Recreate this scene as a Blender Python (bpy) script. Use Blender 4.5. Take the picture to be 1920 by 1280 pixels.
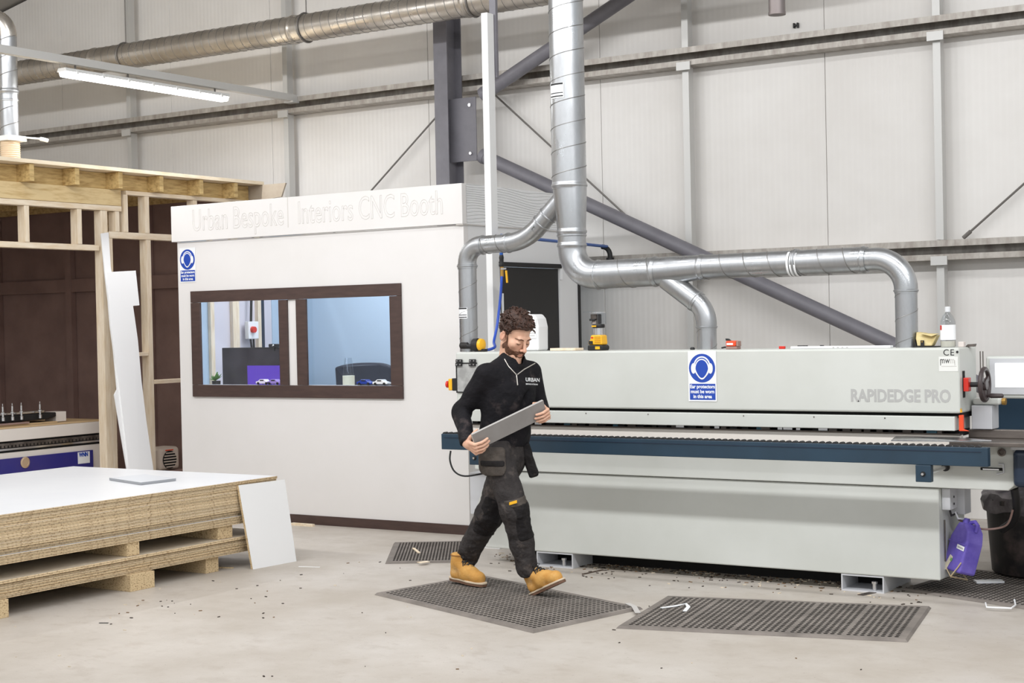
import bpy, bmesh, math, random
import numpy as np
from mathutils import Vector, Matrix
random.seed(7)
for o in list(bpy.data.objects): bpy.data.objects.remove(o)
S = bpy.context.scene
COL = S.collection
# ------------------------------------------------------------------ camera
YAW, PIT, ROL, FPX, HC = 0.57326, -0.011733, -0.021025, 2900.0, 1.62
fw = np.array([-math.sin(YAW)*math.cos(PIT), math.cos(YAW)*math.cos(PIT), math.sin(PIT)])
_r = np.array([math.cos(YAW), math.sin(YAW), 0.0]); _u = np.cross(_r, fw)
rt = _r*math.cos(ROL) + _u*math.sin(ROL); up = -_r*math.sin(ROL) + _u*math.cos(ROL)
CAM = np.array([0, 0, HC])
cd = bpy.data.cameras.new('camera'); cam = bpy.data.objects.new('camera', cd); COL.objects.link(cam)
cd.sensor_width = 36.0; cd.lens = FPX/1920*36.0; cd.clip_end = 200
cam.matrix_world = Matrix(((rt[0], up[0], -fw[0], 0), (rt[1], up[1], -fw[1], 0), (rt[2], up[2], -fw[2], HC), (0, 0, 0, 1)))
S.camera = cam
def at(x, y, X=None, Y=None, Z=None):
    """world point seen at photo pixel (x, y) on the plane X=, Y= or Z="""
    d = fw + rt*(x-960)/FPX - up*(y-640)/FPX
    k = X/d[0] if X is not None else (Y/d[1] if Y is not None else (Z-HC)/d[2])
    return CAM + d*k
# ------------------------------------------------------------------ light and exposure
S.view_settings.view_transform = 'Standard'; S.view_settings.look = 'None'
S.view_settings.gamma = 1.0; S.view_settings.exposure = 0.0; S.view_settings.use_curve_mapping = False
wd = bpy.data.worlds.new('world'); S.world = wd; wd.use_nodes = True
bg = wd.node_tree.nodes['Background']; bg.inputs[0].default_value = (0.94, 0.975, 1.0, 1); bg.inputs[1].default_value = 0.8
def area(name, loc, rot, sx, sy, power, color=(0.975, 0.985, 1.0)):
    l = bpy.data.lights.new(name, 'AREA'); l.shape = 'RECTANGLE'; l.size = sx; l.size_y = sy; l.energy = power; l.color = color
    o = bpy.data.objects.new(name, l); o.location = loc; o.rotation_euler = rot; COL.objects.link(o); return o
area('unseen_lamp_row', (-4.5, 4.5, 5.15), (math.radians(36), 0, 0), 18, 0.26, 640)
area('unseen_lamp_row', (-5.0, -3.5, 4.6), (math.radians(25), 0, 0), 20, 0.5, 290)
area('unseen_lamp_row', (-3.0, 7.2, 5.6), (math.radians(20), 0, 0), 12, 0.3, 130)  # row added to brighten the right part of the back wall
# ------------------------------------------------------------------ materials
def lin(c):
    return tuple((v/255/12.92 if v/255 <= 0.04045 else ((v/255+0.055)/1.055)**2.4) for v in c)
MATS = {}
def mat(name, rgb, rough=0.5, metal=0.0, rgb2=None, nscale=4.0, mixlo=0.35, mixhi=0.65, bump=0.0, bscale=30.0, stretch=(1, 1, 1), spec=0.5, emit=0.0, coat=0.0, rvar=0.0, detail=5.0):
    if name in MATS: return MATS[name]
    m = bpy.data.materials.new(name); m.use_nodes = True; nt = m.node_tree; N = nt.nodes; L = nt.links
    b = N['Principled BSDF']; c = lin(rgb)
    b.inputs['Base Color'].default_value = (*c, 1); b.inputs['Roughness'].default_value = rough; b.inputs['Metallic'].default_value = metal
    b.inputs['Specular IOR Level'].default_value = spec
    if coat: b.inputs['Coat Weight'].default_value = coat
    if emit:
        b.inputs['Emission Color'].default_value = (*c, 1); b.inputs['Emission Strength'].default_value = emit
    if rgb2 or bump or rvar:
        tc = N.new('ShaderNodeTexCoord'); mp = N.new('ShaderNodeMapping'); mp.inputs['Scale'].default_value = stretch
        L.new(tc.outputs['Object'], mp.inputs['Vector'])
    if rgb2 or rvar:
        nz = N.new('ShaderNodeTexNoise'); nz.inputs['Scale'].default_value = nscale; nz.inputs['Detail'].default_value = detail; nz.inputs['Roughness'].default_value = 0.6
        L.new(mp.outputs['Vector'], nz.inputs['Vector'])
        rp = N.new('ShaderNodeMapRange'); rp.inputs['From Min'].default_value = mixlo; rp.inputs['From Max'].default_value = mixhi
        L.new(nz.outputs['Fac'], rp.inputs['Value'])
    if rgb2:
        mx = N.new('ShaderNodeMix'); mx.data_type = 'RGBA'
        mx.inputs['A'].default_value = (*c, 1); mx.inputs['B'].default_value = (*lin(rgb2), 1)
        L.new(rp.outputs['Result'], mx.inputs['Factor']); L.new(mx.outputs['Result'], b.inputs['Base Color'])
    if rvar:
        r2 = N.new('ShaderNodeMapRange'); r2.inputs['To Min'].default_value = rough-rvar; r2.inputs['To Max'].default_value = rough+rvar
        L.new(rp.outputs['Result'], r2.inputs['Value']); L.new(r2.outputs['Result'], b.inputs['Roughness'])
    if bump:
        n2 = N.new('ShaderNodeTexNoise'); n2.inputs['Scale'].default_value = bscale; n2.inputs['Detail'].default_value = 4
        L.new(mp.outputs['Vector'], n2.inputs['Vector'])
        bp = N.new('ShaderNodeBump'); bp.inputs['Strength'].default_value = min(1.0, bump); bp.inputs['Distance'].default_value = 0.01*max(1.0, bump)
        L.new(n2.outputs['Fac'], bp.inputs['Height']); L.new(bp.outputs['Normal'], b.inputs['Normal'])
    MATS[name] = m; return m
def ribbed_wall_material():
    m = mat('cladding_white', (226, 223, 219), 0.45, rgb2=(215, 211, 206), nscale=0.7)
    nt = m.node_tree; N = nt.nodes; L = nt.links; b = N['Principled BSDF']
    tc = N['Texture Coordinate']; wv = N.new('ShaderNodeTexWave'); wv.wave_type = 'BANDS'; wv.bands_direction = 'X'
    wv.inputs['Scale'].default_value = 6.0; wv.inputs['Distortion'].default_value = 0.0
    L.new(tc.outputs['Object'], wv.inputs['Vector'])
    bp = N.new('ShaderNodeBump'); bp.inputs['Strength'].default_value = 0.10; bp.inputs['Distance'].default_value = 0.01
    L.new(wv.outputs['Fac'], bp.inputs['Height']); L.new(bp.outputs['Normal'], b.inputs['Normal']); return m
def floor_material():
    m = mat('concrete', (193, 186, 178), 0.5, rgb2=(172, 163, 152), nscale=0.9, bump=0.12, bscale=60, rvar=0.12)
    nt = m.node_tree; N = nt.nodes; L = nt.links; b = N['Principled BSDF']; mx = N['Mix']
    tc = N['Texture Coordinate']
    n = N.new('ShaderNodeTexNoise'); n.inputs['Scale'].default_value = 7; n.inputs['Detail'].default_value = 8; n.inputs['Roughness'].default_value = 0.7
    mp = N.new('ShaderNodeMapping'); mp.inputs['Scale'].default_value = (0.8, 1.1, 1); mp.inputs['Rotation'].default_value = (0, 0, 0.57)
    L.new(tc.outputs['Object'], mp.inputs['Vector']); L.new(mp.outputs['Vector'], n.inputs['Vector'])
    r = N.new('ShaderNodeMapRange'); r.inputs['From Min'].default_value = 0.52; r.inputs['From Max'].default_value = 0.75
    L.new(n.outputs['Fac'], r.inputs['Value'])
    m2 = N.new('ShaderNodeMix'); m2.data_type = 'RGBA'; m2.inputs['B'].default_value = (*lin((168, 158, 147)), 1)
    L.new(mx.outputs['Result'], m2.inputs['A']); L.new(r.outputs['Result'], m2.inputs['Factor'])
    v = N.new('ShaderNodeTexNoise'); v.inputs['Scale'].default_value = 55; v.inputs['Detail'].default_value = 3
    L.new(tc.outputs['Object'], v.inputs['Vector'])
    r3 = N.new('ShaderNodeMapRange'); r3.inputs['From Min'].default_value = 0.68; r3.inputs['From Max'].default_value = 0.74; r3.inputs['To Max'].default_value = 0.6
    L.new(v.outputs['Fac'], r3.inputs['Value'])
    m3 = N.new('ShaderNodeMix'); m3.data_type = 'RGBA'; m3.inputs['B'].default_value = (*lin((120, 106, 92)), 1)
    L.new(m2.outputs['Result'], m3.inputs['A']); L.new(r3.outputs['Result'], m3.inputs['Factor'])
    L.new(m3.outputs['Result'], b.inputs['Base Color']); return m
def glass_material(name, tint=(1, 1, 1), rough=0.0):
    m = bpy.data.materials.new(name); m.use_nodes = True; nt = m.node_tree; N = nt.nodes; L = nt.links
    N.remove(N['Principled BSDF']); out = N['Material Output']
    t = N.new('ShaderNodeBsdfTransparent'); t.inputs[0].default_value = (*tint, 1)
    g = N.new('ShaderNodeBsdfGlossy'); g.inputs['Roughness'].default_value = rough
    lw = N.new('ShaderNodeLayerWeight'); lw.inputs['Blend'].default_value = 0.5; pw = N.new('ShaderNodeMath'); pw.operation = 'POWER'; pw.inputs[1].default_value = 4.0
    L.new(lw.outputs['Facing'], pw.inputs[0]); f = N.new('ShaderNodeMapRange'); f.inputs['To Min'].default_value = 0.04; f.inputs['To Max'].default_value = 0.7; L.new(pw.outputs[0], f.inputs['Value'])
    mx = N.new('ShaderNodeMixShader'); L.new(f.outputs[0], mx.inputs[0]); L.new(t.outputs[0], mx.inputs[1]); L.new(g.outputs[0], mx.inputs[2])
    L.new(mx.outputs[0], out.inputs[0]); return m
WALL = ribbed_wall_material(); FLOOR = floor_material()
GLASS = glass_material('window_glass', (0.93, 0.96, 1.0)); BOTTLE = glass_material('clear_plastic', (0.9, 0.92, 0.94), 0.05)
GALV = mat('galvanised_steel', (184, 186, 188), 0.36, 0.9, rgb2=(164, 165, 167), nscale=9, stretch=(1, 1, 0.35), rvar=0.1)
GALVD = mat('galvanised_dull', (196, 190, 182), 0.34, 0.8, rgb2=(168, 160, 150), nscale=4, rvar=0.1)
GIRTM = mat('girt_galvanised', (184, 179, 172), 0.5, 0.35, rgb2=(150, 142, 134), nscale=5, stretch=(3, 1, 1))
SEAM = mat('duct_seam', (140, 139, 136), 0.45, 0.8)
STEELG = mat('column_grey_paint', (118, 116, 122), 0.5, rgb2=(108, 106, 112), nscale=5)
MACH = mat('machine_white_paint', (202, 204, 199), 0.38, rgb2=(196, 198, 192), nscale=2)
MACHS = mat('machine_side_grey', (196, 197, 200), 0.42)
BLUE = mat('machine_blue_paint', (33, 58, 76), 0.45, rgb2=(28, 50, 66), nscale=3)
NAVY = mat('navy_paint', (28, 42, 62), 0.35)
BLACK = mat('black_rubber', (24, 23, 24), 0.55)
BLACKG = mat('black_gap', (20, 19, 19), 0.8)
DSTEEL = mat('worn_steel', (120, 112, 106), 0.42, 0.6, rgb2=(84, 77, 72), nscale=6, stretch=(0.3, 2, 1))
CHROME = mat('bright_steel', (215, 215, 216), 0.22, 0.95)
WHITE = mat('white_board', (236, 236, 236), 0.4)
WHITEP = mat('booth_white_paint', (226, 223, 221), 0.5, rgb2=(222, 219, 216), nscale=1.2)
ENGR = mat('engraved_grey', (206, 201, 196), 0.6)
FRAME = mat('dark_brown_frame', (66, 49, 45), 0.5, rgb2=(76, 58, 52), nscale=7, stretch=(1, 1, 5))
DOORM = mat('black_door', (26, 24, 24), 0.45)
TREATL = mat('header_timber', (222, 198, 150), 0.65, rgb2=(186, 152, 96), nscale=4, stretch=(5, 1.1, 8), mixlo=0.45, mixhi=0.8)
WIREH = mat('wire_cream', (206, 186, 150), 0.5, 0.3)
PLYD = mat('ply_underside', (176, 164, 148), 0.65, rgb2=(160, 146, 128), nscale=5)
CHIP = mat('chipboard', (212, 188, 148), 0.8, rgb2=(138, 108, 74), nscale=120, mixlo=0.5, mixhi=0.72, bump=0.4, bscale=130, stretch=(1, 0.7, 1), detail=2)
WOOD = mat('pale_pine', (240, 226, 204), 0.6, rgb2=(224, 202, 170), nscale=6, stretch=(6, 0.8, 6))
WOODV = mat('pale_pine_upright', (240, 226, 204), 0.6, rgb2=(224, 204, 174), nscale=6, stretch=(6, 6, 0.8))
TREAT = mat('treated_timber', (208, 180, 124), 0.65, rgb2=(150, 116, 64), nscale=5, stretch=(5, 1.1, 8), mixlo=0.42, mixhi=0.75)
PLY = mat('plywood', (236, 222, 198), 0.6, rgb2=(222, 204, 174), nscale=5, stretch=(1, 1, 6))
RUBT = mat('dusty_rubber', (132, 124, 117), 0.75, rgb2=(108, 101, 95), nscale=5)
RUBD = mat('dark_rubber', (50, 46, 43), 0.8)
RED = mat('signal_red', (206, 44, 30), 0.4); ORANGE = mat('orange_plastic', (226, 74, 34), 0.4); YEL = mat('yellow_plastic', (238, 178, 30), 0.4)
SBLUE = mat('sign_blue', (30, 70, 168), 0.4); SWHITE = mat('sign_white', (238, 239, 240), 0.4)
PIPEB = mat('blue_pipe', (34, 84, 160), 0.4); HOSEB = mat('blue_hose', (40, 82, 190), 0.4); BRASS = mat('brass', (190, 150, 80), 0.35, 0.8)
PURP = mat('purple_plastic', (122, 106, 196), 0.6, rgb2=(92, 76, 172), nscale=8)
GREYTXT = mat('grey_lettering', (172, 172, 170), 0.5); BLACKTXT = mat('black_print', (30, 30, 32), 0.5); LGREYTXT = mat('pale_print', (190, 188, 184), 0.5)
ROOFM = mat('roof_sheet', (150, 147, 143), 0.6); 
# ------------------------------------------------------------------ mesh helpers
class MB:
    def __init__(s): s.v = []; s.f = []; s.m = []; s.sm = []
    def add(s, vs, fs, m=0, smooth=False):
        o = len(s.v); s.v += [tuple(map(float, p)) for p in vs]
        for f in fs: s.f.append(tuple(i+o for i in f)); s.m.append(m); s.sm.append(smooth)
        return s
    def box(s, x0, x1, y0, y1, z0, z1, m=0):
        vs = [(x, y, z) for z in (z0, z1) for y in (y0, y1) for x in (x0, x1)]
        return s.add(vs, [(0, 2, 3, 1), (4, 5, 7, 6), (0, 1, 5, 4), (2, 6, 7, 3), (0, 4, 6, 2), (1, 3, 7, 5)], m)
    def obox(s, c, ax, ay, az, m=0):
        """box from centre and three half-axis vectors"""
        c, ax, ay, az = (np.array(q, float) for q in (c, ax, ay, az))
        vs = [c+ax*i+ay*j+az*k for k in (-1, 1) for j in (-1, 1) for i in (-1, 1)]
        fs = [(0, 2, 3, 1), (4, 5, 7, 6), (0, 1, 5, 4), (2, 6, 7, 3), (0, 4, 6, 2), (1, 3, 7, 5)]
        if np.dot(np.cross(ax, ay), az) < 0: fs = [f[::-1] for f in fs]
        return s.add(vs, fs, m)
    def prism(s, pts, ext, m=0):
        """polygon (list of 3-D points) extruded by a vector"""
        P = [np.array(p, float) for p in pts]; e = np.array(ext, float); n = len(P)
        nn = sum((np.cross(P[i]-P[0], P[(i+1) % n]-P[0]) for i in range(1, n-1)), np.zeros(3))
        if np.dot(nn, e) > 0: P = P[::-1]
        vs = P+[p+e for p in P]
        fs = [tuple(range(n)), tuple(range(2*n-1, n-1, -1))]+[(i, i+n, (i+1) % n+n, (i+1) % n) for i in range(n)]
        fs = [fs[0], fs[1]]+[(f[3], f[2], f[1], f[0]) if False else f for f in fs[2:]]
        return s.add(vs, fs, m)
    def tube(s, pts, r, n=16, m=0, cap=True, closed=False):
        P = [np.array(p, float) for p in pts]; k = len(P); R = r if hasattr(r, '__len__') else [r]*k
        T = []
        for i in range(k):
            if closed: t = P[(i+1) % k]-P[i-1]
            else: t = P[min(i+1, k-1)]-P[max(i-1, 0)]
            T.append(t/(np.linalg.norm(t)+1e-12))
        a = np.array([0, 0, 1.]) if abs(T[0][2]) < 0.9 else np.array([1., 0, 0])
        nrm = np.cross(T[0], a); nrm /= np.linalg.norm(nrm); vs = []
        for i in range(k):
            nrm = nrm-T[i]*np.dot(nrm, T[i]); nrm /= np.linalg.norm(nrm)+1e-12; b = np.cross(T[i], nrm)
            for j in range(n):
                q = 2*math.pi*j/n; vs.append(P[i]+R[i]*(math.cos(q)*nrm+math.sin(q)*b))
        fs = []
        for i in range(k if closed else k-1):
            i2 = (i+1) % k
            for j in range(n):
                j2 = (j+1) % n; fs.append((i*n+j, i*n+j2, i2*n+j2, i2*n+j))
        s.add(vs, fs, m, True)
        if cap and not closed:
            o = len(s.v)-k*n
            s.f += [tuple(o+j for j in range(n-1, -1, -1)), tuple(o+(k-1)*n+j for j in range(n))]; s.m += [m, m]; s.sm += [False, False]
        return s
    def lathe(s, prof, c, axis='Z', n=24, m=0, smooth=True):
        """profile [(radius, height)...] spun about an axis through c"""
        A = {'X': ((0, 1, 0), (0, 0, 1), (1, 0, 0)), 'Y': ((0, 0, 1), (1, 0, 0), (0, 1, 0)), 'Z': ((1, 0, 0), (0, 1, 0), (0, 0, 1))}[axis] if isinstance(axis, str) else axis
        a, b, d = (np.array(q, float) for q in A); c = np.array(c, float); vs = []
        for (r, h) in prof:
            for j in range(n):
                q = 2*math.pi*j/n; vs.append(c+d*h+r*(math.cos(q)*a+math.sin(q)*b))
        fs = []
        for i in range(len(prof)-1):
            for j in range(n):
                j2 = (j+1) % n; fs.append((i*n+j, i*n+j2, (i+1)*n+j2, (i+1)*n+j))
        s.add(vs, fs, m, smooth); o = len(s.v)-len(prof)*n
        s.f += [tuple(o+j for j in range(n-1, -1, -1)), tuple(o+(len(prof)-1)*n+j for j in range(n))]; s.m += [m, m]; s.sm += [False, False]
        return s
    def build(s, name, mats, parent=None, bev=0.0, seg=2, sharp=40):
        me = bpy.data.meshes.new(name); me.from_pydata(s.v, [], s.f)
        ml = mats if isinstance(mats, (list, tuple)) else [mats]
        for q in ml: me.materials.append(q)
        me.polygons.foreach_set('material_index', s.m); me.polygons.foreach_set('use_smooth', s.sm)
        me.validate(); me.update()
        if any(s.sm) and sharp: me.set_sharp_from_angle(angle=math.radians(sharp))
        o = bpy.data.objects.new(name, me); COL.objects.link(o)
        if parent is not None: link(o, parent)
        if bev:
            b = o.modifiers.new('bevel', 'BEVEL'); b.width = bev; b.segments = seg; b.limit_method = 'ANGLE'; b.angle_limit = math.radians(50)
        return o
def wmat(o):
    m = Matrix.Translation(o.location) @ o.rotation_euler.to_matrix().to_4x4()
    return (wmat(o.parent) @ o.matrix_parent_inverse @ m) if o.parent else m
def link(o, parent):
    o.parent = parent; o.matrix_parent_inverse = wmat(parent).inverted()
def tag(o, label=None, cat=None, group=None, kind=None):
    if label: o['label'] = label
    if cat: o['category'] = cat
    if group: o['group'] = group
    if kind: o['kind'] = kind
    return o
def thing(name, label, cat, loc, group=None, rz=0.0):
    o = bpy.data.objects.new(name, None); COL.objects.link(o); o.empty_display_size = 0.1
    o.location = tuple(float(q) for q in loc); o.rotation_euler = (0, 0, rz); return tag(o, label, cat, group)
def copy_tree(o, parent=None):
    c = o.copy(); COL.objects.link(c)
    if parent is not None: c.parent = parent
    for ch in [q for q in bpy.data.objects if q.parent == o]: copy_tree(ch, c)
    return c
def arc(p0, pc, p1, n=8):
    """bend from p0 to p1 with corner pc (tangent quadratic-like circular blend)"""
    p0, pc, p1 = (np.array(q, float) for q in (p0, pc, p1)); out = []
    a = p0-pc; b = p1-pc; ra = np.linalg.norm(a); ua = a/ra; ub = b/np.linalg.norm(b)
    ang = math.acos(max(-1, min(1, float(np.dot(ua, ub))))); bis = ua+ub; bis /= np.linalg.norm(bis)
    cen = pc+bis*(ra/math.cos(ang/2)); R = ra*math.tan(ang/2); e0 = p0-cen; e1 = (pc+ub*ra)-cen; w = math.pi-ang
    for i in range(n+1):
        t = i/n; out.append(cen+(math.sin((1-t)*w)*e0+math.sin(t*w)*e1)/math.sin(w))
    return out
def text_mesh(body, size, org, u, v, material, name='lettering', parent=None, ext=0.0008, offset=0.0, sx=1.0, outline=0.0, align='LEFT', spacing=1.0, line=1.0):
    cu = bpy.data.curves.new('t', 'FONT'); cu.body = body; cu.size = size; cu.align_x = align; cu.offset = offset; cu.space_character = spacing; cu.space_line = line
    if outline: cu.fill_mode = 'NONE'; cu.bevel_depth = outline; cu.bevel_resolution = 0
    else: cu.extrude = ext
    cu.resolution_u = 3
    t = bpy.data.objects.new('t', cu); COL.objects.link(t); dg = bpy.context.evaluated_depsgraph_get()
    me = bpy.data.meshes.new_from_object(t.evaluated_get(dg)); bpy.data.objects.remove(t); bpy.data.curves.remove(cu)
    n = len(me.vertices); co = np.empty(n*3); me.vertices.foreach_get('co', co); co = co.reshape(-1, 3)
    u = np.array(u, float); v = np.array(v, float); w = np.cross(u, v)
    wp = np.array(org, float)+np.outer(co[:, 0]*sx, u)+np.outer(co[:, 1], v)+np.outer(co[:, 2], w)
    me.vertices.foreach_set('co', wp.ravel()); me.update(); me.materials.clear(); me.materials.append(material); me.name = name
    o = bpy.data.objects.new(name, me); COL.objects.link(o)
    if parent is not None: link(o, parent)
    return o
def smooth_path(P, n=6):
    P = [np.array(p, float) for p in P]; out = []
    for i in range(len(P)-1):
        a, b, c, d = P[max(i-1, 0)], P[i], P[i+1], P[min(i+2, len(P)-1)]
        for k in range(n):
            t = k/n; out.append(.5*((2*b)+(c-a)*t+(2*a-5*b+4*c-d)*t*t+(3*b-a-3*c+d)*t**3))
    return out+[P[-1]]
def struct(o): o['kind'] = 'structure'; return o
UX, UY, UZ = (1, 0, 0), (0, 1, 0), (0, 0, 1)
# ================================================================== THE HALL
def roof_z(x): return 5.50+0.2*(x+14.75)
struct(MB().box(-16, 4.5, -9, 12.6, -0.1, 0).build('floor', FLOOR))
wb = struct(MB().prism([(-15.2, 12.32, 0), (3.5, 12.32, 0), (3.5, 12.32, roof_z(3.5)), (-15.2, 12.32, roof_z(-15.2))], (0, 0.12, 0)).build('wall_back', WALL))
joints = [-15.2, -13.96, -12.23, -10.79, -8.78, -6.87, -4.74, -2.7, -0.7, 1.4, 3.5]
for a, b in zip(joints[:-1], joints[1:]):
    g = 0.002
    MB().prism([(a+g, 12.2, 0), (b-g, 12.2, 0), (b-g, 12.2, roof_z(b)-0.03), (a+g, 12.2, roof_z(a)-0.03)], (0, 0.119, 0)).build('wall_panel', WALL, wb, bev=0.003, seg=1)
struct(MB().box(-15.35, -15.2, -9, 12.44, 0, 5.33).build('wall_left', WALL))
struct(MB().prism([(-15.3, -9, roof_z(-15.3)), (3.5, -9, roof_z(3.5)), (3.5, -9, roof_z(3.5)+0.15), (-15.3, -9, roof_z(-15.3)+0.15)], (0, 21.4, 0)).build('ceiling', ROOFM))

def girt(z0, z1, label):
    t = thing('wall_rail', label, 'steel rail', (-7.5, 12.1, z0))
    # C section lying open to the room
    MB().box(-15.1, 0.6, 12.165, 12.198, z0, z1).build('web', GIRTM, t)
    MB().box(-15.1, 0.6, 12.0, 12.165, z1-0.006, z1).box(-15.1, 0.6, 12.0, 12.008, z1-0.05, z1-0.006).build('top_flange', GIRTM, t)
    MB().box(-15.1, 0.6, 12.0, 12.165, z0, z0+0.006).box(-15.1, 0.6, 12.0, 12.008, z0+0.006, z0+0.045).build('bottom_flange', GIRTM, t)
    return t
girt(3.80, 3.955, 'upper galvanised steel rail running along the white cladding wall')
girt(2.045, 2.20, 'lower galvanised steel rail on the white wall, behind the edge bander and the timber room')
POSTM = mat('stanchion_grey', (196, 195, 192), 0.45, 0.3)
for i, (x, lab) in enumerate(((-12.72, 'thin pale steel upright on the wall, furthest left, above the timber room'),
                 (-10.46, 'thin pale steel upright on the wall where the ceiling trunking ends'),
                 (-5.94, 'thin pale steel upright on the wall right of the big vertical duct'),
                 (-3.755, 'thin pale steel upright on the wall at far right above the clear bottle'))):
    t = thing('wall_upright', lab, 'steel upright', (x, 12.0, 0))
    for (a, b) in ((0.02, 2.04), (2.206, 3.794), (3.961, roof_z(x)-0.06)):
        MB().box(x-0.03, x+0.03, 12.04, 12.07, a, b).box(x-0.03, x-0.024, 12.07, 12.13, a, b).box(x+0.024, x+0.03, 12.07, 12.13, a, b).build('upright_length', POSTM, t)
    for z in (3.80, 2.045):
        MB().box(x-0.06, x+0.07, 11.985, 11.999, z-0.04, z+0.03).build('cleat', POSTM, t)
# ---- steel column with bracing
t = thing('steel_column', 'grey painted steel H column standing behind the white booth', 'column', (-8.31, 11.87, 0))
MB().box(-8.385, -8.235, 11.745, 11.757, 0, 6.5).build('front_flange', STEELG, t)
MB().box(-8.385, -8.235, 11.973, 11.985, 0, 6.5).build('back_flange', STEELG, t)
MB().box(-8.316, -8.304, 11.757, 11.973, 0, 6.5).build('web', STEELG, t)
MB().box(-8.304, -8.0, 11.858, 11.87, 3.13, 3.72).build('gusset_plate', STEELG, t, bev=0.003)
for z in (3.2, 3.645):
    MB().lathe([(0.016, -0.02), (0.016, 0.0)], (-8.06, 11.858, z), 'Y', 6).build('bolt', CHROME, t)
def brace(p, q, label):
    t = thing('brace_tube', label, 'brace', p); d = np.array(q)-np.array(p); d /= np.linalg.norm(d); p = np.array(p)
    MB().tube([p, np.array(q)], 0.062, 20).build('tube', STEELG, t)
    MB().tube([p-d*0.03, p, p+d*0.025], [0.066, 0.072, 0.066], 20).build('end_collar', STEELG, t)
brace((-7.92, 11.86, 3.16), (-2.6, 11.86, 0.70), 'long grey steel brace tube sloping down from the column to behind the machine')
brace((-7.90, 11.86, 3.735), (-4.9, 11.86, 5.11), 'grey steel brace tube sloping up from the column behind the big duct')
ROD = mat('tie_rod_steel', (120, 116, 112), 0.5, 0.5)
def rod(pxs, label):
    pts = [at(x, y, Y=12.12) for x, y in pxs]
    t = thing('tie_rod', label, 'tie rod', pts[0]); MB().tube(pts, 0.009, 8).build('rod', ROD, t)
    MB().tube([pts[-1]+(pts[0]-pts[-1])*0.0, pts[-1]+(pts[0]-pts[-1])*0.08], 0.016, 8).build('turnbuckle', ROD, t)
rod([(915, 166), (1200, 428)], 'thin steel tie rod crossing the wall behind the big vertical duct')
rod([(835, 200), (560, 511)], 'thin steel tie rod on the wall left of the column above the booth')
rod([(1990, 282), (1806, 446)], 'thin steel tie rod rising to the right edge above the lower wall rail')
# ---- free standing post with air line
t = thing('tall_post', 'tall square white steel post standing between the booth and the edge bander', 'post', (-6.17, 9.33, 0))
POSTW = mat('post_white', (226, 226, 225), 0.45)
MB().box(-6.212, -6.158, 9.30, 9.385, 0, 3.86).build('post_tube', POSTW, t, bev=0.003)
MB().box(-6.20, -6.145, 9.39, 9.42, 3.4, 6.2).build('upper_bracket', STEELG, t, bev=0.002)
MB().box(-6.25, -6.12, 9.26, 9.42, 0.0, 0.012).build('foot_plate', POSTW, t)
t = thing('air_line', 'blue compressed air pipe and hose with a yellow handled valve on the white post', 'air pipe', (-6.07, 9.30, 1.44))
a0 = at(1138, 462, Y=11.95); a1 = at(940, 452, Y=9.30)
MB().tube([a0, a1+np.array([0, 0, 0.04])], 0.013, 12).build('pipe', PIPEB, t)
MB().tube([a1+np.array([0, 0, 0.045]), at(940, 478, Y=9.3)], 0.013, 12).build('pipe', PIPEB, t)
MB().tube(arc(a0-np.array([0.05, 0, 0]), a0+np.array([0.03, 0.0, 0.0]), a0+np.array([0.03, 0, -0.08]), 6)+[a0+np.array([0.03, 0, -0.1])], 0.022, 12).build('elbow', BLACK, t)
MB().tube([a0+np.array([0.03, 0, -0.1]), a0+np.array([0.03, 0, -0.13])], 0.035, 12).build('elbow_flange', BLACK, t)
b0 = at(940, 478, Y=9.3)
MB().tube([b0, b0-[0, 0, .02], b0-[0, 0, .03], b0-[0, 0, .06], b0-[0, 0, .07], b0-[0, 0, .085]], [.014, .018, .016, .016, .019, .015], 12).build('coupling', BLACK, t)
b1 = at(941, 500, Y=9.3)
MB().tube([b1, b1-[0, 0, .07]], 0.013, 10).build('valve_body', BRASS, t)
MB().obox(b1+np.array([0.02, -0.01, -0.015]), (0.022, 0, 0), (0, 0.004, 0), (0, 0, 0.006)).build('valve_spindle', CHROME, t)
h0 = at(949, 507, Y=9.29); h1 = at(951, 530, Y=9.29)
MB().tube([h0, h1], 0.008, 8).build('valve_handle', YEL, t)
MB().tube([b1+np.array([-0.04, 0.02, 0.02]), b1+np.array([0, 0, 0.02])], 0.006, 8).build('pipe_clip', CHROME, t)
hp = [at(941, 518, Y=9.29), at(938, 560, Y=9.27), at(932, 610, Y=9.23), at(926, 640, Y=9.16), at(926, 652, Y=9.06), (-6.10, 8.97, 1.42)]
MB().tube(smooth_path(hp), 0.010, 10).build('hose', HOSEB, t)
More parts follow.
